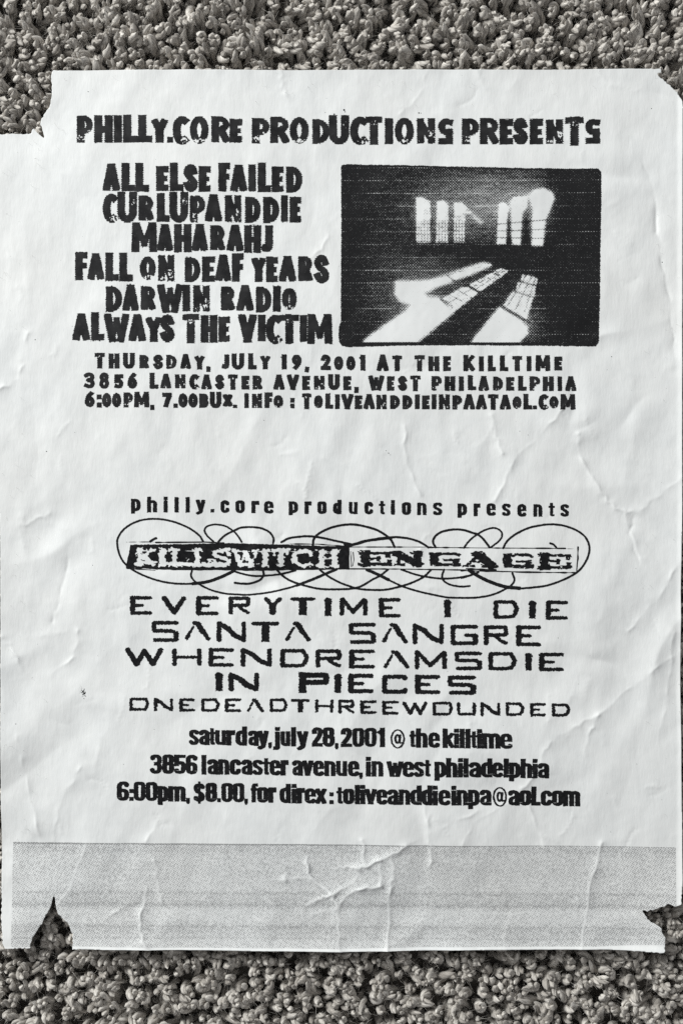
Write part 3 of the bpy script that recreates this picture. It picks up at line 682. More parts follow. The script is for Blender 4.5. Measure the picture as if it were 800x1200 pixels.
# -- second concert: small spaced heading
items = (parse("p 35 80 38 108|h 110 157 28 102|i 187 207 28 102|l 238 258 30 102|l 290 310 30 103|y 338 382 42 112|. 406 424 85 103|c 453 495 45 104|o 523 567 46 105|r 598 635 48 105|e 657 702 48 107", 145, 575, 4)
  + parse("p 53 97 50 115|r 127 160 50 110|o 187 230 50 110|d 260 300 42 110|u 333 376 52 111|c 407 448 52 111|t 475 504 46 112|i 530 550 44 112|o 582 625 54 114|n 653 698 55 115|s 727 772 55 115", 325, 575, 4)
  + parse("p 223 267 60 127|r 298 330 60 120|e 358 402 58 118|s 430 472 60 119|e 502 545 62 122|n 577 620 63 122|t 648 678 55 122|s 703 745 63 122", 480, 575, 4))
text_part("small_heading", items, TIGHT, 2.4, 1.75, M_solid, "small widely spaced black heading above the ornamental logo", rough=(.2, 1.3), comb=.1, seed=31)

# -- second concert: wide squared lettering
t5 = 800 / 180.0; t7 = 800 / 190.0
T1 = (parse("E 57 170 37 135|V 222 348 38 132|E 400 515 38 138|R 568 682 40 132", 140, 690, t5) + parse("Y -4 92 42 132|T 133 265 43 138|I 310 350 45 142|M 390 535 45 140|E 595 708 48 150", 310, 690, t5)
  + parse("I 125 160 52 142|D 370 495 55 148|I 543 578 57 147|E 627 735 58 152", 490, 690, t7))
T2 = (parse("S 168 307 167 277|A 338 475 168 270|N 507 660 168 277|T 687 834 170 275", 140, 690, t5) + parse("A 105 240 170 275|S 437 577 177 287|A 608 745 178 285|N 770 932 181 289", 310, 690, t5)
  + parse("G 158 293 177 278|R 322 442 180 278|E 482 603 180 283", 490, 690, t7))
T3 = (parse("W 30 228 308 402|H 275 428 310 402|E 465 597 308 405|N 632 794 308 405", 140, 690, t5) + parse("D 82 232 313 410|R 265 400 315 410|E 440 573 317 415|A 615 755 320 415|M 780 948 320 420", 310, 690, t5)
  + parse("S 178 313 310 402|D 345 487 312 403|I 523 563 315 405|E 595 717 315 407", 490, 690, t7))
T4 = (parse("I 497 540 435 533|N 568 727 435 533", 140, 690, t5) + parse("P 185 332 438 537|I 360 402 442 542|E 435 567 442 543|C 610 743 447 547|E 783 912 449 549", 310, 690, t5)
  + parse("S 143 283 428 523", 490, 690, t7))
T5 = (parse("O 53 155 567 635|N 180 280 568 637|E 312 393 570 640|D 427 523 570 640|E 550 635 570 640|A 662 753 570 642", 140, 690, t5)
  + parse("D 27 120 570 640|T 137 235 573 642|H 263 358 575 645|R 383 467 577 648|E 498 582 580 650|E 612 697 583 655|W 717 845 588 655", 310, 690, t5)
  + parse("O 70 170 557 625|U 190 283 560 625|N 305 403 560 627|D 430 522 560 627|E 550 627 563 628|D 657 748 565 630", 490, 690, t7))
for q, (it, aa, bb) in enumerate(((T1, 2.75, 2.15), (T2, 2.75, 2.3), (T3, 2.75, 2.15), (T4, 3.0, 2.45), (T5, 1.9, 1.65))):
    text_part("band_name", it, WIDE, aa, bb, M_solid, rough=(.55, 1.35), seed=40 + q)

# -- second concert: tight lower-case lines (base line and height follow the print's slight slope)
def tight_line(spec, xa, ba, xb, bb_, xh, ash, desc=4.2, slop=0.0):
    out = []
    for it in spec.split('|'):
        g, x0, x1 = it.split(); x0 = float(x0); x1 = float(x1)
        bl = ba + (bb_ - ba) * ((x0 + x1) / 2 - xa) / (xb - xa)
        top = bl - xh; bot = bl
        if g in 'dhklbfi013568279': top = bl - ash
        if g == 't': top = bl - xh - 2.4
        if g == '$': top = bl - ash - 1.6; bot = bl + 2.2
        if g == '@': top = bl - ash + .2; bot = bl + 2.6
        if g in 'py': bot = bl + desc
        if g == 'j': top = bl - ash; bot = bl + desc
        if g == '.': top = bl - 4.6
        if g == ',': top = bl - 4.6; bot = bl + 3.6
        if g == ':': top = bl - 14.0
        if g not in '.,:@$l1': x0 -= .3; x1 += .3
        out.append((g, x0, x1, top, bot))
    return out
E1 = tight_line("s 221.4 233.3|a 233.4 245.7|t 245.3 252.4|u 252.2 265.2|r 265.6 275.6|d 276.2 289.4|a 291 303.2|y 302 314.8|, 314.4 318.6|j 320.4 328|u 328.6 340.2|l 341 347|y 348 361|2 365.6 377.8|8 378 391.8|, 392.2 396.4|2 399.4 412|0 412.8 426.4|0 427 440.8|1 441 450.8|@ 455.4 476|t 479.4 486.6|h 487 500.4|e 501.6 514.8|k 518.4 531.6|i 531.4 537.4|l 537.8 544|l 544.6 550.8|t 550.8 558.4|i 558.4 564.2|m 564.4 585.4|e 585.2 599.4", 222, 872.8, 595, 877.0, 18.0, 22.6)
E2 = tight_line("3 176.4 190|8 190.4 204|5 204.4 217.8|6 218.2 231.6|l 236.4 242.2|a 243.4 255.8|n 256.2 268.8|c 269.6 282.4|a 283 295.6|s 296 308.2|t 308.4 315.8|e 316 328.8|r 329 338|a 342.4 354.7|v 354 367|e 367 379.6|n 380 393|u 393.6 406.6|e 407.6 420.6|, 420.6 424.8|i 428.4 434.2|n 435.2 448.6|w 452.8 472|e 471.4 484.6|s 484.4 496.4|t 496.6 504.2|p 508.8 522|h 522.2 535.2|i 535.8 541.8|l 542.2 548.4|a 549 562.8|d 563 576|e 576 588.8|l 589.2 595.6|p 596 609|h 609.4 622.6|i 623 629|a 629.2 642.4", 178, 906.4, 640, 911.8, 18.2, 22.8)
E3 = tight_line("6 137.4 151.4|: 151.8 156.8|0 157 170.8|0 171 184.8|p 185.2 197.6|m 197.6 217.6|, 218.2 222.8|$ 226.8 240.8|8 241.2 254.4|. 254.6 259|0 259.6 272.8|0 273 286.4|, 286.4 290.6|f 294 302.4|o 301.6 314.2|r 314.6 323.6|d 327.8 340.6|i 341.6 347.6|r 348 357|e 357 370|x 369.4 382.4|: 385.8 390.8|t 394.2 401.8|o 402 414.8|l 415.4 421.6|i 421.8 427.8|v 427.2 441|e 440.8 453.2|a 453.4 466.2|n 466.8 480|d 480.4 493.4|d 493.4 505.8|i 506 512.6|e 513.2 527|i 528 534.2|n 534.6 547.4|p 548 561.2|a 561.8 575.2|@ 575 595.6|a 595 608.2|o 608.2 621.6|l 622 628|. 628 632.8|c 633.4 646.2|o 646.4 659.2|m 659.4 679", 140, 938.2, 672, 944.9, 18.2, 22.8)
for q, (it, sc) in enumerate(((E1, [(868.6, 872.9, 222, 595, -.02)]), (E2, [(902.3, 907.8, 178, 640, -.06), (888.5, 894, 178, 640, -.22)]), (E3, [(934.6, 941.2, 140, 672, .0), (921, 928, 140, 672, -.18)]))):
    text_part("event_detail", it, TIGHT, 3.02, 2.12, M_solid, rough=(.2, 1.4), comb=.10, seed=60 + q, scan=sc)

# ------------------------------------------------------------------ ornamental logo: swirls and banner
logo = bpy.data.objects.new("band_logo", None); COL.objects.link(logo); logo.parent = flyer
logo.empty_display_size = 0.02
logo['label'] = "ornate logo, letters in a ragged black and white banner with thin swirls"
def r_(k, pts):
    ox = (130, 270, 400, 540)[k - 1]
    return [(ox + x / 5.0, 605 + y / 5.0) for x, y in pts]
sw = Sheet(134, 604, 692, 705)
J2 = r_(1, [(630, 148), (670, 110), (730, 80)]) + r_(2, [(60, 67), (110, 63), (180, 70), (230, 95), (252, 130), (250, 158)])
for pts, hw in (
    (r_(1, [(540, 148), (515, 110), (450, 65), (360, 30), (265, 15), (170, 25), (90, 65), (45, 120), (38, 170), (55, 235), (85, 280), (130, 315), (200, 350), (300, 382), (400, 395), (500, 393), (580, 380), (650, 355), (725, 316)]), .85),
    (r_(1, [(480, 395), (560, 385), (630, 362), (690, 335), (722, 318)]), 1.35),
    (r_(1, [(600, 148), (560, 110), (548, 80), (565, 58), (610, 48), (670, 58), (720, 90), (750, 125), (765, 150)]), .8),
    (J2, .9),
    (r_(1, [(475, 318), (470, 350), (490, 380), (520, 400), (580, 430), (660, 452), (740, 458)]) + r_(2, [(100, 460), (200, 450), (300, 430), (400, 402), (480, 370), (550, 340), (625, 308)]), .8),
    (r_(2, [(390, 405), (480, 370), (550, 340), (622, 310)]), 1.15),
    (r_(2, [(10, 318), (80, 340), (150, 350), (220, 347), (300, 338), (380, 318)]), .85),
    (r_(2, [(190, 312), (193, 345), (170, 375), (120, 393), (70, 395), (25, 390)]), .95),
    (r_(2, [(270, 312), (300, 345), (350, 378), (430, 405), (520, 425), (600, 428), (700, 425), (760, 412)]) + r_(3, [(180, 372), (230, 345), (272, 312)]), .9),
    (r_(2, [(525, 315), (570, 350), (640, 388), (715, 416)]) + r_(3, [(120, 428), (200, 432), (260, 430), (330, 415), (410, 390), (480, 355), (522, 315)]), .9),
    (r_(2, [(298, 152), (340, 130), (400, 120), (460, 117), (530, 125), (620, 145), (715, 166)]), .95),
    (r_(2, [(482, 168), (490, 130), (520, 100), (580, 70), (650, 52), (720, 48)]) + r_(3, [(140, 60), (200, 78), (250, 105), (290, 140), (310, 180)]), 1.0),
    (r_(3, [(0, 150), (30, 160), (60, 168), (100, 160), (150, 145), (220, 130), (320, 122), (400, 132), (460, 152), (508, 182)]), .95),
    (r_(3, [(20, 165), (60, 168), (150, 143), (290, 126)]), 1.2),
    (r_(3, [(150, 312), (220, 345), (290, 380), (360, 412), (450, 440), (540, 460), (620, 475), (700, 478)]) + r_(4, [(40, 478), (100, 475), (180, 460), (250, 430), (295, 400), (310, 370), (298, 332)]), .85),
    (r_(3, [(150, 314), (210, 340), (275, 372)]), 1.35),
    (r_(3, [(350, 312), (430, 340), (500, 355), (590, 365), (680, 360), (760, 345)]), .85), (r_(4, [(0, 362), (40, 350), (100, 328)]), .8),
    (r_(3, [(600, 312), (588, 350), (600, 380), (640, 402), (700, 412), (750, 408)]), .85),
    (r_(3, [(550, 182), (535, 150), (550, 115), (590, 90), (650, 78), (710, 80), (770, 98)]) + r_(4, [(95, 105), (130, 135), (165, 182)]), .95),
    (r_(4, [(15, 185), (50, 140), (95, 105), (140, 80), (190, 68), (230, 85), (238, 115), (220, 145), (172, 182)]), .8),
    (r_(4, [(245, 186), (265, 150), (310, 110), (390, 70), (470, 52), (530, 47), (600, 55), (670, 80), (720, 115), (745, 160), (748, 210), (725, 270), (680, 325), (600, 370), (500, 405), (400, 418), (330, 422), (250, 412), (160, 380), (90, 345), (45, 312)]), .9),
    (r_(4, [(45, 315), (90, 345), (160, 380), (250, 411), (340, 421)]), 1.5),
    (r_(4, [(520, 158), (540, 166), (556, 184)]), .9), (r_(1, [(232, 148), (248, 136), (266, 128)]), 1.0)):
    sw.line(pts, hw * 1.4)
sw.rough(.18, 1.4, 71)
sw.build("swirl_ornament", M_solid, logo, lift=0.045)

bn = Sheet(143, 630, 684, 676)
X_, Y_ = bn.X, bn.Y
ban = poly_sd(X_, Y_, [(153, 638.5), (270, 636.5), (345, 638.5), (409, 641), (408.5, 667.3), (340, 667), (250, 667.3), (190, 667.5), (160, 665.6), (147.5, 666)])
lt = np.full(X_.shape, -9.0)
for g, xa, xb in (('K', 157, 183.5), ('I', 184.5, 196), ('L', 197, 223), ('L', 224, 248), ('S', 247.5, 272), ('W', 271, 304), ('I', 305, 317), ('T', 318, 340), ('C', 341, 368), ('H', 369, 399)):
    tl = 641.8 + (xa - 157) * .008; bn.glyph(SERIF[g], xa, xb, tl, tl + 22.0, 3.3, 2.5, target=lt)
lt = lt + 1.25 * vnoise(X_ / 3.0, Y_ / 2.3, 81) + .5 * vnoise(X_ / 1.3, Y_ / 1.3, 82)
for (cx, cy, rx, ry) in ((212, 661, 22, 2.6), (250, 661.5, 18, 2.8), (288, 661, 12, 1.9), (175, 659, 8, 2.2), (330, 644, 12, 1.6), (265, 643.5, 9, 1.6)):       # ragged bright patches under the letters
    lt = np.maximum(lt, (1 - np.hypot((X_ - cx) / rx, (Y_ - cy) / ry)) * 1.6 + .7 * vnoise(X_ / 2.2, Y_ / 1.8, 83))
ban = np.minimum(ban + .35 * vnoise(X_ / 2, Y_ / 2, 84), -lt)
ban = np.minimum(ban, np.abs(Y_ - (645.2 + .006 * (X_ - 150))) - .18 - .5 * vnoise(X_ / 14, Y_ / 50, 85))
bn.F = np.maximum(bn.F, ban)
for g, xa, xb, ya, yb in (('E', 417, 461, 645, 664.4), ('N', 458, 498, 645.2, 664.8), ('G', 500, 542, 645.6, 665.0), ('A', 539, 586, 646, 666.2), ('G', 586, 626.5, 646.6, 667.0), ('E', 627, 671, 647.4, 668.0)):
    bn.glyph(SERIF[g], xa, xb, ya, yb, 5.2, 3.2)
spk = vnoise(X_ / 1.9, Y_ / 1.6, 88) + .4 * vnoise(X_ / .9, Y_ / .9, 89)
inside = (X_ > 412) & (X_ < 674) & (Y_ > 643) & (Y_ < 669)
bn.F = np.where(inside, bn.F + .70 * vnoise(X_ / 3.2, Y_ / 1.7, 86) - np.clip(spk - .55, 0, None) * 3.0, bn.F + .25 * vnoise(X_ / 2, Y_ / 2, 87))
def hl(pts, hw, brk, seed):
    d = hw - seg_dist(X_, Y_, pts) + brk * vnoise(X_ / 6, Y_ / 6, seed)
    bn.F = np.maximum(bn.F, d)
hl([(148, 635.2), (176, 635), (183, 635.6)], .55, .5, 91); hl([(183, 635.6), (240, 635.2), (262, 636.2)], .75, .3, 92)
hl([(340, 637.4), (372, 637.6), (405, 640)], .5, .4, 93); hl([(350, 640.2), (412, 641), (480, 641), (505, 641)], .55, .35, 94)
hl([(500, 641.4), (560, 642.0), (662, 642.6)], .65, .35, 95); hl([(664, 643), (676, 643.2)], .35, .4, 96)
hl([(676.6, 641), (676.2, 655), (674.6, 671)], .55, .6, 97); hl([(148, 661.5), (149, 666), (182, 668.2)], .5, .5, 98)
hl([(182, 666.6), (300, 668), (345, 667.2)], .95, .5, 99); hl([(340, 667.6), (409, 666.6), (470, 666.8), (545, 668)], .65, .25, 100)
hl([(540, 668.6), (580, 669.5), (630, 670.6), (674, 671)], .75, .5, 101); hl([(546, 666.5), (580, 668)], 1.0, .5, 102)
hl([(408.6, 641), (408.4, 667)], .7, .3, 103); hl([(403, 655), (406, 648), (407, 643)], .3, .5, 104); hl([(413.5, 647), (414.5, 656), (413, 663)], .55, .5, 105)
hl([(411, 646), (411.5, 664)], .3, .5, 106)
bn.build("lettered_banner", M_solid, logo, lift=0.06)

# ------------------------------------------------------------------ the printed photograph: sunlit windows in a dark hall
IH = 0.5
ph = Sheet(393, 187, 709, 413, IH)
X_, Y_ = ph.X, ph.Y
frame = [(399.5, 195), (401.5, 192.6), (410, 192), (432, 192.6), (480, 193.6), (545, 195.2), (620, 197.4), (690, 198.0), (700, 198.2), (703.4, 202), (703.2, 260), (702, 330), (701, 400), (698, 405.4), (690, 406.2),
         (640, 405.4), (560, 404.6), (470, 405.2), (410, 407), (401, 406), (397.5, 402), (396.6, 393), (397, 383), (399.2, 378), (399.4, 330), (399.8, 260)]
ph.F = poly_sd(X_, Y_, frame) + .45 * vnoise(X_ / 2.2, Y_ / 1.3, 111) + .25 * np.sin(2 * math.pi * (X_ + Y_) / 2.4)
V_ = np.full(X_.shape, 0.035)
def add_g(cx, cy, sx_, sy_, a):
    global V_
    V_ = V_ + a * np.exp(-((X_ - cx) / sx_) ** 2 - ((Y_ - cy) / sy_) ** 2)
add_g(545, 225, 75, 34, .17); add_g(610, 240, 48, 38, .26); add_g(515, 255, 55, 50, .10); add_g(560, 262, 25, 30, .08)
add_g(495, 330, 55, 26, .16); add_g(470, 362, 45, 26, .16); add_g(500, 305, 90, 18, .06); add_g(600, 360, 40, 40, .05); add_g(620, 385, 26, 26, .12)
V_ -= .10 * np.exp(-((Y_ - 291) / 7) ** 2) * (X_ > 470) * (X_ < 640)
V_ -= .18 * smooth01(625, 675, X_); V_ -= .05 * smooth01(450, 405, X_)
V_ -= .12 * np.exp(-((Y_ - 305) / 14) ** 2 - ((X_ - 585) / 60) ** 2)
def light(poly, lo, hi, val=1.0, nz=0.0, seed=1):
    global V_
    d = poly_sd(X_, Y_, poly) + .5 * vnoise(X_ / 1.6, Y_ / 1.6, seed)
    m = smooth01(lo, hi, d)
    vv = val + nz * vnoise(X_ / 1.7, Y_ / 1.5, seed + 1)
    V_ = np.maximum(V_, V_ * (1 - m) + m * vv)
def q8(pts): return [(545 + x / 4.848, 295 + y / 4.848) for x, y in pts]
light([(488, 231), (495, 231.5), (504, 236), (504, 284), (488, 284)], -1.2, .8, .86, .25, 121)
light([(488, 232), (497, 233), (495, 262), (489, 266)], -.8, 1, 1.2, 0, 122)
light([(512, 236), (518, 235), (525, 239), (525, 284), (511, 284)], -1.2, .8, .84, .28, 123)
light([(513, 237), (523, 239), (521, 256), (514, 258)], -1, 1, 1.2, 0, 124)
light([(532, 238), (540, 237), (547, 243), (552, 250), (545, 251), (544, 284), (532, 284)], -1.2, .8, .82, .28, 125)
light([(533, 239), (541, 239), (546, 246), (539, 252), (534, 253)], -1, 1, 1.2, 0, 126)
light([(584.5, 240), (589, 237.5), (597, 243), (593.5, 252), (592, 286), (582, 286)], -1.5, 1, 1.05, .1, 127)
light([(598, 237), (602, 231.5), (618, 230), (617, 243), (611, 250), (609, 287), (600, 286)], -2.0, 1.4, 1.0, .06, 128)
light([(620, 230), (626, 223.5), (636, 222), (645, 226), (648.5, 233), (643, 246), (638, 258), (635, 288), (623.5, 287), (624.5, 246)], -3.2, 1.8, 1.1, .06, 129)
light([(545, 247), (548, 246), (566, 260), (563, 262)], -3, 1.5, .6, .1, 131)
for k_, (xa, xb, y0_, y1_) in enumerate(((487, 506, 258, 284), (511, 527, 258, 284), (531, 546, 258, 284))):   # small panes of the left windows
    g = (np.abs(((X_ - xa) % 3.4) - 1.7) > 1.25) | (np.abs(((Y_ - y0_) % 4.2) - 2.1) > 1.65)
    V_ = np.where((X_ > xa) & (X_ < xb) & (Y_ > y0_) & (Y_ < y1_) & g, V_ * .42, V_)
for yb_, s_ in ((261.5, -.09), (270.5, -.04), (279, 0.02)):                                                    # glazing bars on the right windows
    V_ = np.where((np.abs(Y_ - (yb_ + s_ * (X_ - 600))) < .8) & (X_ > 580) & (X_ < 642), V_ * .3, V_)
# light on the floor
light([(465, 331.5), (502, 330), (526, 323), (550, 314), (566, 309), (574, 310.5), (550, 321), (530, 328), (508, 337), (496, 343), (500, 352), (485, 356), (470, 353), (464, 345)], -4.5, 1.6, 1.05, .08, 132)
light([(500, 350), (514, 350.5), (519, 357), (529, 366.5), (508, 384), (488, 400.6), (427, 400.6), (450, 383.5), (476, 366), (482, 357), (492, 351)], -4.5, 1.6, 1.1, .04, 133)
light([(518.5, 350), (542, 336.5), (548, 337), (560, 343.5), (531, 366), (526, 361)], -1, .8, .98, .32, 134)
light(q8([(20, 190), (200, 95), (245, 112), (85, 225)]), -1, .8, .9, .42, 135)
light(q8([(325, 130), (410, 150), (404, 190), (315, 165)]), -1.2, .8, .8, .35, 136)
light(q8([(300, 175), (400, 197), (390, 255), (285, 225)]), -1.2, .8, .88, .3, 137)
light(q8([(270, 230), (380, 265), (345, 380), (220, 305)]), -2.4, 1.1, .95, .22, 138)
light(q8([(195, 320), (300, 385), (345, 430), (350, 460), (300, 518), (35, 518)]), -3.2, 1.6, 1.08, .08, 139)
add_g(613, 380, 10, 12, .22)
for a_, b2 in ((((345, 135)), (240, 305)), (((375, 140)), (285, 330)), (((398, 150)), (335, 345))):              # bars between the floor panes
    d = seg_dist(X_, Y_, q8([a_, b2])); V_ = np.where((d < .8) & (Y_ < 369), V_ * (.45 + .3 * vnoise(X_ / 3, Y_ / 3, 77)), V_)
for a_, b2 in (((553.2, 336.5), (589.2, 315.6)), ((557.3, 338.9), (592.3, 316.7)), ((558, 329), (570, 335)), ((567, 324), (578, 329.5)), ((576, 319.5), (587, 323.5)),
               ((527, 345.5), (545, 355)), ((536, 340), (553, 349.5)), ((524, 356), (553, 338))):
    d = seg_dist(X_, Y_, [a_, b2]); V_ = np.where((d < .62) & (vnoise(X_ / 2.2, Y_ / 2.2, 79) > -.35), V_ * .35, V_)
for a_, b2 in (((515, 326.5), (540, 317.5)), ((536, 319), (564, 312.5))):
    d = seg_dist(X_, Y_, [a_, b2]); V_ = np.where((d < .5) & (vnoise(X_ / 2.0, Y_ / 2.0, 80) > .1), V_ * .5, V_)
d = seg_dist(X_, Y_, [(524, 323), (532, 329)]); V_ = np.where(d < 1.0, V_ * .35, V_)
d = seg_dist(X_, Y_, [(545, 333), (562, 343)]); V_ = np.where(d < 1.2, V_ * .3, V_)
d = seg_dist(X_, Y_, [(517, 351), (524, 355), (529, 360)]); V_ = np.where(d < 2.0, V_ * (.55 + .45 * vnoise(X_ / 1.5, Y_ / 1.5, 78)), V_)
d = seg_dist(X_, Y_, q8([(205, 310), (330, 385), (360, 400)])); V_ = np.where(d < 1.6, V_ * .3, V_)
def blur(A, n, it=3):
    for _ in range(it):
        for ax in (0, 1):
            P = np.pad(A, [(n, n + 1) if k == ax else (0, 0) for k in (0, 1)], mode='edge')
            c = np.cumsum(P, axis=ax)
            A = (np.take(c, np.arange(2 * n, 2 * n + A.shape[ax]), ax) - np.take(c, np.arange(A.shape[ax]), ax)) / (2.0 * n)
    return A
glow = np.clip(blur(np.clip(V_, 0, 1.1), 9) - .16, 0, 1)
V_ = .60 * np.clip(V_, 0, 1.05) + .25 * blur(V_, 1, 2) + .15 * blur(V_, 4, 2)
V_ -= .22 * (np.exp(-((X_ - 616) / 3.2) ** 2) + np.exp(-((X_ - 596) / 2.4) ** 2)) * smooth01(246, 258, Y_) * (Y_ < 289)
V_ = V_ + .50 * glow * np.clip(.75 - V_, 0, 1)
# the black border line at the foot and sides of the print
V_ = np.where(Y_ > 401.2, .0, V_); V_ = np.where(poly_sd(X_, Y_, frame) < 2.2, .0, V_)
V_ = np.clip(V_ + .05 * vnoise(X_ / 7, Y_ / 2.0, 141) + .03 * vnoise(X_ / 30, Y_ / 1.6, 142), 0, 1.2)
X, Y, lp, st = msq(ph.F, ph.x0, ph.y0, IH)
M_photo, nt, b = mat("halftone_print")
tc = node(nt, 'ShaderNodeTexCoord'); obj = tc.outputs['Object']
sep = node(nt, 'ShaderNodeSeparateXYZ'); nt.links.new(obj, sep.inputs[0])
k = 2 * math.pi / (2.3 * S)
hx = math_n(nt, 'SINE', math_n(nt, 'MULTIPLY', math_n(nt, 'ADD', sep.outputs[0], sep.outputs[1]), k * .7071))
hy = math_n(nt, 'SINE', math_n(nt, 'MULTIPLY', math_n(nt, 'SUBTRACT', sep.outputs[0], sep.outputs[1]), k * .7071))
hp = math_n(nt, 'MULTIPLY', math_n(nt, 'ADD', hx, hy), .13)
gr = node(nt, 'ShaderNodeTexNoise', i_Scale=2400.0, i_Detail=2.0, i_Roughness=.7); nt.links.new(obj, gr.inputs['Vector'])
# horizontal copier streaks every fifteen pixels, broken up
py = math_n(nt, 'MULTIPLY', sep.outputs[1], -1.0 / S)
sl = math_n(nt, 'ABSOLUTE', math_n(nt, 'SUBTRACT', math_n(nt, 'FRACT', math_n(nt, 'DIVIDE', math_n(nt, 'SUBTRACT', py, 10.2), 15.05)), .5))
mp = node(nt, 'ShaderNodeMapping'); mp.inputs['Scale'].default_value = (150.0, 900.0, 1.0); nt.links.new(obj, mp.inputs[0])
sn = node(nt, 'ShaderNodeTexNoise', i_Scale=1.0, i_Detail=3.0); nt.links.new(mp.outputs[0], sn.inputs['Vector'])
sline = math_n(nt, 'MULTIPLY', ramp(nt, sl, .045, .015), ramp(nt, sn.outputs[0], .36, .62, 0, .30))
mp2 = node(nt, 'ShaderNodeMapping'); mp2.inputs['Scale'].default_value = (60.0, 1500.0, 1.0); nt.links.new(obj, mp2.inputs[0])
s2 = node(nt, 'ShaderNodeTexNoise', i_Scale=1.0, i_Detail=2.0); nt.links.new(mp2.outputs[0], s2.inputs['Vector'])
at = node(nt, 'ShaderNodeAttribute', attribute_name="tone")
val = math_n(nt, 'ADD', at.outputs['Fac'], sline)
val = math_n(nt, 'ADD', val, math_n(nt, 'MULTIPLY', math_n(nt, 'SUBTRACT', s2.outputs[0], .5), .22))
th = math_n(nt, 'ADD', math_n(nt, 'ADD', hp, .5), math_n(nt, 'MULTIPLY', math_n(nt, 'SUBTRACT', gr.outputs[0], .5), .9))
wt = ramp(nt, math_n(nt, 'SUBTRACT', val, th), -.24, .30)
cc = mixc(nt, wt, (0.011, 0.011, 0.012, 1), (0.80, 0.81, 0.805, 1))
nt.links.new(cc, b.inputs['Base Color']); b.inputs['Roughness'].default_value = .65; b.inputs['Specular IOR Level'].default_value = .18
pic = part("printed_picture", X, Y, lp, st, M_photo, 0.05, label="black halftone picture of sunlight falling through windows across a dark floor")
u = np.clip((X - ph.x0) / IH, 0, ph.nx - 1.001); v = np.clip((Y - ph.y0) / IH, 0, ph.ny - 1.001)
i = u.astype(int); j = v.astype(int); fu = u - i; fv = v - j
tv = (V_[j, i] * (1 - fu) + V_[j, i + 1] * fu) * (1 - fv) + (V_[j + 1, i] * (1 - fu) + V_[j + 1, i + 1] * fu) * fv
a = pic.data.attributes.new("tone", 'FLOAT', 'POINT'); a.data.foreach_set("value", tv.astype(np.float32))

# ------------------------------------------------------------------ copier dirt: a smudge and stray specks
sm = Sheet(88, 800, 108, 826, .25)
q = np.hypot((sm.X - 97.5 - .25 * (sm.Y - 812)) / 4.4, (sm.Y - 811.0) / 9.5)
sm.F = .75 - 1.5 * q + 1.1 * vnoise(sm.X / 1.1, sm.Y / .8, 151) - .3
sm.build("ink_smudge", M_ink, label="small faint smudge of toner at the left margin")
sp = Sheet(4, 90, 794, 985, .5)
for k in range(230):
    x = rng.uniform(8, 788); y = rng.uniform(95, 980)
    if y < 165 and x < 65: continue
    J, I = sp.win(x - 1, y - 1, x + 1, y + 1, 1)
    sp.F[J, I] = np.maximum(sp.F[J, I], rng.choice([.18, .22, .3, .42], p=[.45, .3, .18, .07]) * 1.25 - np.hypot(sp.X[J, I] - x, (sp.Y[J, I] - y) * rng.uniform(.7, 1.3)))
for x, y, r in ((391.5, 133.8, .9), (403, 128.8, 1.1), (404, 131, .6), (490.5, 132.2, .8), (493, 132.4, .5), (381, 131.5, .5), (97, 1e9, 0), (19.5, 848, .55), (775, 307.5, .6), (669, 1071, .8), (670, 1041, .5), (265.5, 999, .6), (55, 529, .6), (452, 528, .5), (455, 531, .6), (457, 533, .4)):
    if y > 2000: continue
    J, I = sp.win(x - 2, y - 2, x + 2, y + 2, 1)
    if sp.F[J, I].size: sp.F[J, I] = np.maximum(sp.F[J, I], r - np.hypot(sp.X[J, I] - x, sp.Y[J, I] - y))
o = sp.build("toner_specks", M_ink)
o['kind'] = "stuff"

# ------------------------------------------------------------------ the carpet
M_back, nt, b = mat("carpet_backing_fibre")
tc = node(nt, 'ShaderNodeTexCoord')
n1 = node(nt, 'ShaderNodeTexNoise', i_Scale=900.0, i_Detail=4.0); nt.links.new(tc.outputs['Object'], n1.inputs['Vector'])
nt.links.new(mixc(nt, n1.outputs[0], (0.10, 0.09, 0.078, 1), (0.24, 0.22, 0.195, 1)), b.inputs['Base Color'])
b.inputs['Roughness'].default_value = 1.0

EX0, EX1, EY0, EY1 = -0.150, 0.150, -0.212, 0.212
nxg, nyg = 61, 85
gxs = np.linspace(EX0 - .004, EX1 + .004, nxg); gys = np.linspace(EY0 - .004, EY1 + .004, nyg)
BX, BY = np.meshgrid(gxs, gys)
BZ = 0.0005 * vnoise(BX * 300, BY * 300, 5)
idx = np.arange(nxg * nyg).reshape(nyg, nxg)
qd = np.stack([idx[:-1, :-1], idx[:-1, 1:], idx[1:, 1:], idx[1:, :-1]], -1).reshape(-1, 4)
me = raw_mesh("carpet", np.stack([BX.ravel(), BY.ravel(), BZ.ravel()], 1), qd.ravel(), np.arange(len(qd)) * 4)
me.materials.append(M_back)
carpet = bpy.data.objects.new("carpet", me); COL.objects.link(carpet); carpet['kind'] = "structure"
carpet['label'] = "dark woven backing of the grey carpet beneath its pile"

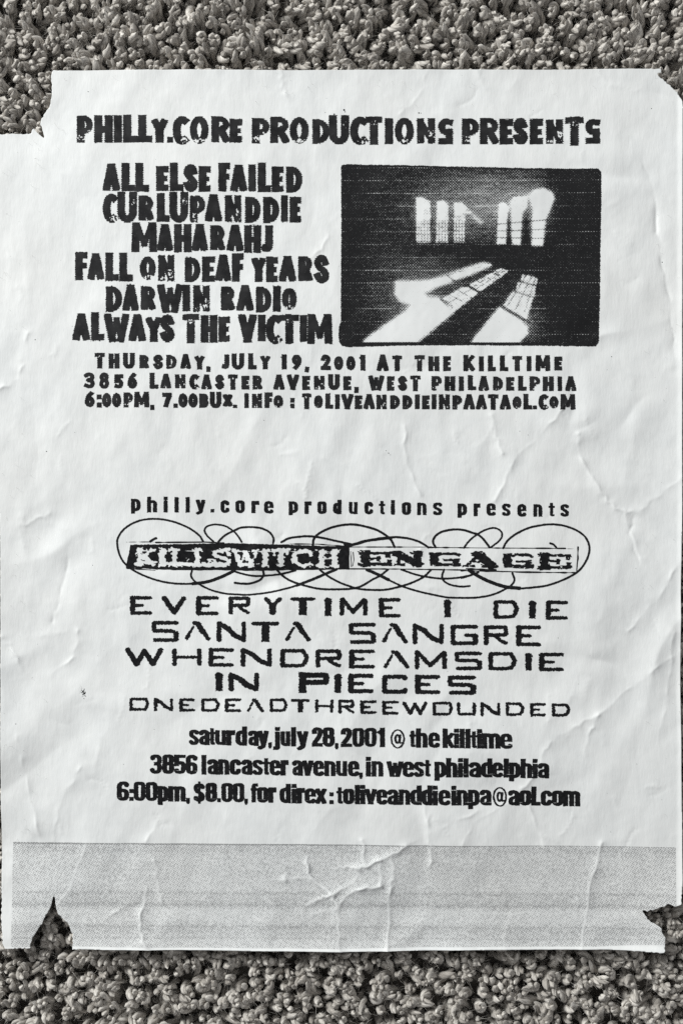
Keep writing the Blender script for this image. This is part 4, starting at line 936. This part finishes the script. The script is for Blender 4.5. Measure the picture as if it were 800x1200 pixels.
M_pile, nt, b = mat("twisted_carpet_yarn")
uv = node(nt, 'ShaderNodeUVMap', uv_map="yarn")
su = node(nt, 'ShaderNodeSeparateXYZ'); nt.links.new(uv.outputs[0], su.inputs[0])
geo = node(nt, 'ShaderNodeAttribute', attribute_name="shade")
rid = node(nt, 'ShaderNodeAttribute', attribute_name="yarn_id")
cv = node(nt, 'ShaderNodeCombineXYZ')
ang = math_n(nt, 'MULTIPLY', su.outputs[0], 2 * math.pi)
nt.links.new(math_n(nt, 'MULTIPLY', math_n(nt, 'COSINE', ang), 1.1), cv.inputs[0])
nt.links.new(math_n(nt, 'MULTIPLY', math_n(nt, 'SINE', ang), 1.1), cv.inputs[1])
nt.links.new(math_n(nt, 'ADD', math_n(nt, 'MULTIPLY', su.outputs[1], 0.9), math_n(nt, 'MULTIPLY', rid.outputs['Fac'], 1.37)), cv.inputs[2])
f1 = node(nt, 'ShaderNodeTexNoise', i_Scale=1.6, i_Detail=4.0, i_Roughness=.65); nt.links.new(cv.outputs[0], f1.inputs['Vector'])
c = mixc(nt, ramp(nt, f1.outputs[0], .32, .68), (0.26, 0.241, 0.219, 1), (0.90, 0.866, 0.818, 1))
c = mixc(nt, ramp(nt, geo.outputs['Fac'], 0, 1), mixc(nt, 1.0, c, (0.60, 0.578, 0.552, 1), 'MULTIPLY'), mixc(nt, 1.0, c, (1.06, 1.05, 1.03, 1), 'MULTIPLY'))
nt.links.new(c, b.inputs['Base Color'])
b.inputs['Roughness'].default_value = .72; b.inputs['Specular IOR Level'].default_value = .35
b.inputs['Sheen Weight'].default_value = .25; b.inputs['Sheen Roughness'].default_value = .5
bp = node(nt, 'ShaderNodeBump', i_Strength=.8, i_Distance=.0004)
nt.links.new(f1.outputs[0], bp.inputs['Height']); nt.links.new(bp.outputs[0], b.inputs['Normal'])

def yarn_field(cx, cy, top, K, Msides, seed, fibres):
    """every tuft is a short yarn of two thick plies twisted round each other, its tip bent over and splayed"""
    r = np.random.default_rng(seed)
    n = len(cx)
    s1 = np.linspace(0, 1, K)[None, :]
    th = np.linspace(0, 2 * math.pi, Msides, endpoint=False)[None, None, :]
    az = r.uniform(0, 2 * math.pi, n); mag = np.abs(r.normal(0, .40, n))
    lx = mag * np.cos(az); ly = mag * np.sin(az) + .17
    bz = r.uniform(0, 2 * math.pi, n); bm = r.uniform(.0, 1.0, n)
    fold = np.where(r.random(n) < .18, r.uniform(.15, .35, n), r.uniform(0, .08, n))
    CX = cx[:, None] + lx[:, None] * top[:, None] * s1 + (bm * .0027 * np.cos(bz))[:, None] * s1 ** 2.5
    CY = cy[:, None] + ly[:, None] * top[:, None] * s1 + (bm * .0027 * np.sin(bz))[:, None] * s1 ** 2.5
    CZ = top[:, None] * (s1 * (1 + .0 * fold[:, None]) - (fold * bm)[:, None] * np.clip(s1 - .55, 0, None) ** 2 * 2.2)
    T = np.stack([np.gradient(CX, axis=1), np.gradient(CY, axis=1), np.gradient(CZ, axis=1)], -1)
    T /= np.linalg.norm(T, axis=-1, keepdims=True)
    n1 = np.cross(T, np.array([0, 1.0, 0.0])); n1 /= np.linalg.norm(n1, axis=-1, keepdims=True)
    n2 = np.cross(T, n1)
    cen = np.stack([CX, CY, CZ], -1)
    R0 = r.uniform(.00070, .00112, n)
    tw = r.uniform(4.0, 7.5, n) * np.where(r.random(n) < .93, 1, -1)
    ph0 = r.uniform(0, 6.283, n)
    splay = r.uniform(.75, 1.5, n)
    VV = []; QQ = []; UU = []; SS = []; II = []; off = 0
    for ply in (0, 1):
        aa = ph0[:, None] + tw[:, None] * s1 + math.pi * ply
        hr = (R0 * .82)[:, None] * (1 + (splay - 1)[:, None] * smooth01(.55, 1.0, s1))
        end = (1 - .12 * r.random(n))[:, None]
        C = cen + hr[..., None] * (np.cos(aa)[..., None] * n1 + np.sin(aa)[..., None] * n2)
        Tp = np.gradient(C, axis=1); Tp /= np.linalg.norm(Tp, axis=-1, keepdims=True)
        m1 = np.cross(Tp, n1); m1 /= np.linalg.norm(m1, axis=-1, keepdims=True); m2 = np.cross(Tp, m1)
        prof = np.where(s1 < .70, .78 + .22 * (s1 / .70), np.sqrt(np.clip(1 - ((s1 - .70) / .30) ** 2.6, 0, 1)))
        bulge = 1 + .13 * np.sin(2.2 * aa + 5 * r.random(n)[:, None]) + .07 * r.normal(0, 1, (n, K))
        a2 = th - (tw * 1.4)[:, None, None] * s1[:, :, None]
        rad = (R0[:, None] * prof * bulge)[:, :, None] * (1 + .10 * np.cos(3 * a2 + ph0[:, None, None]) + .06 * np.cos(5 * a2 + 2 * ph0[:, None, None])
              + .11 * r.normal(0, 1, (n, K, Msides)))
        co = C[:, :, None, :] + rad[..., None] * (np.cos(th)[..., None] * m1[:, :, None, :] + np.sin(th)[..., None] * m2[:, :, None, :])
        V = co.reshape(-1, 3)
        base = off + (np.arange(n) * K * Msides)[:, None, None]
        kk = np.arange(K - 1)[None, :, None] * Msides; q0 = np.arange(Msides)[None, None, :]; q1 = (q0 + 1) % Msides
        QQ.append(np.stack([base + kk + q0, base + kk + Msides + q0, base + kk + Msides + q1, base + kk + q1], -1).reshape(-1, 4))
        u = a2 / (2 * math.pi); v = s1[:, :, None] * top[:, None, None] / .004 + 0 * th
        UU.append(np.stack([u, v], -1).reshape(-1, 2)); VV.append(V)
        SS.append(np.repeat(np.clip(r.normal(.5, .30, n), 0, 1), K * Msides))
        II.append(np.repeat(np.arange(n) % 997 + seed * .1 + ply * .47, K * Msides))
        off += len(V)
    if fibres:
        # loose filaments standing off the plies
        nf = fibres * n
        ti = np.repeat(np.arange(n), fibres)
        k0 = r.integers(int(K * .4), K - 1, nf)
        c0 = cen[ti, k0]
        a3 = r.uniform(0, 6.283, nf)
        out = np.cos(a3)[:, None] * n1[ti, k0] + np.sin(a3)[:, None] * n2[ti, k0]
        tt = T[ti, k0]
        ln = r.uniform(.0008, .0030, nf)[:, None]
        curl = r.normal(0, .9, (nf, 3))
        rr0 = (R0[ti] * 1.2)[:, None]
        fw = r.uniform(.00003, .00006, nf)[:, None]
        side = np.cross(out, tt); side /= np.linalg.norm(side, axis=-1, keepdims=True) + 1e-9
        NP = 4; ring = []
        for p in range(NP):
            t = p / (NP - 1)
            cpt = c0 + out * (rr0 + ln * .45 * t) + tt * ln * t * .7 + curl * ln * .45 * t * t
            ww = fw * (1 - .6 * t)
            ring.append(np.stack([cpt + side * ww, cpt - side * ww * .5 + out * ww * .87, cpt - side * ww * .5 - out * ww * .87], 1))
        fv = np.stack(ring, 1).reshape(-1, 3)
        b0 = off + (np.arange(nf) * NP * 3)[:, None, None]
        pk = np.arange(NP - 1)[None, :, None] * 3; q0 = np.arange(3)[None, None, :]; q1 = (q0 + 1) % 3
        QQ.append(np.stack([b0 + pk + q0, b0 + pk + q1, b0 + pk + 3 + q1, b0 + pk + 3 + q0], -1).reshape(-1, 4))
        VV.append(fv); SS.append(np.repeat(np.clip(r.normal(.8, .2, nf), 0, 1), NP * 3))
        UU.append(np.stack([np.repeat(r.random(nf), NP * 3), np.repeat(r.random(nf) * 9, NP * 3)], -1))
        II.append(np.repeat(np.arange(nf) % 991, NP * 3).astype(float))
    return np.concatenate(VV), np.concatenate(QQ), np.concatenate(UU), np.concatenate(SS), np.concatenate(II)

sp_ = .00325
rows = int((EY1 - EY0) / (sp_ * .866)); cols = int((EX1 - EX0) / sp_)
jj, ii = np.meshgrid(np.arange(rows), np.arange(cols), indexing='ij')
r0 = np.random.default_rng(11)
tx = (EX0 + (ii + .5 * (jj % 2)) * sp_ + r0.normal(0, .00055, ii.shape)).ravel()
ty = (EY0 + jj * sp_ * .866 + r0.normal(0, .00055, ii.shape)).ravel()
tpx = tx / S + 400; tpy = 600 - ty / S
sd = poly_sd(tpx, tpy, OUT)                     # px inside the sheet outline
top = np.clip(r0.normal(.0109, .0006, len(tx)), .0085, .0128)
# the sheet presses the pile down where it lies on it
near = sd > -14
zlim = (ZP + zat(tpx, tpy) * MM) - .0016
top = np.where(near, np.minimum(top, zlim), top)
top = np.where((sd > -22) & (sd <= -14), np.minimum(top, ZP - .0004), top)
vis = sd < 40
parts_ = []
for m, K_, M_, sd_, fb in ((vis, 15, 10, 1, 14), (~vis, 6, 6, 2, 0)):
    parts_.append(yarn_field(tx[m], ty[m], top[m], K_, M_, sd_, fb))
off = 0; Vv = []; Qq = []; Uu = []; Ss = []; Ii = []
for v_, q_, u_, s_, i_ in parts_:
    Vv.append(v_); Qq.append(q_ + off); Uu.append(u_); Ss.append(s_); Ii.append(i_); off += len(v_)
Vv = np.concatenate(Vv); Qq = np.concatenate(Qq); Uu = np.concatenate(Uu); Ss = np.concatenate(Ss); Ii = np.concatenate(Ii)
me = raw_mesh("carpet_pile", Vv, Qq.ravel(), np.arange(len(Qq)) * 4)
uvl = me.uv_layers.new(name="yarn")
lv = np.empty(len(me.loops), np.int32); me.loops.foreach_get("vertex_index", lv)
uvl.data.foreach_set("uv", Uu[lv].astype(np.float32).ravel())
a = me.attributes.new("shade", 'FLOAT', 'POINT'); a.data.foreach_set("value", Ss.astype(np.float32))
a = me.attributes.new("yarn_id", 'FLOAT', 'POINT'); a.data.foreach_set("value", Ii.astype(np.float32))
me.materials.append(M_pile)
pile = bpy.data.objects.new("carpet_pile", me); COL.objects.link(pile)
pile['kind'] = "stuff"
pile['label'] = "grey beige twisted carpet pile surrounding the flyer"
pile['category'] = "carpet"
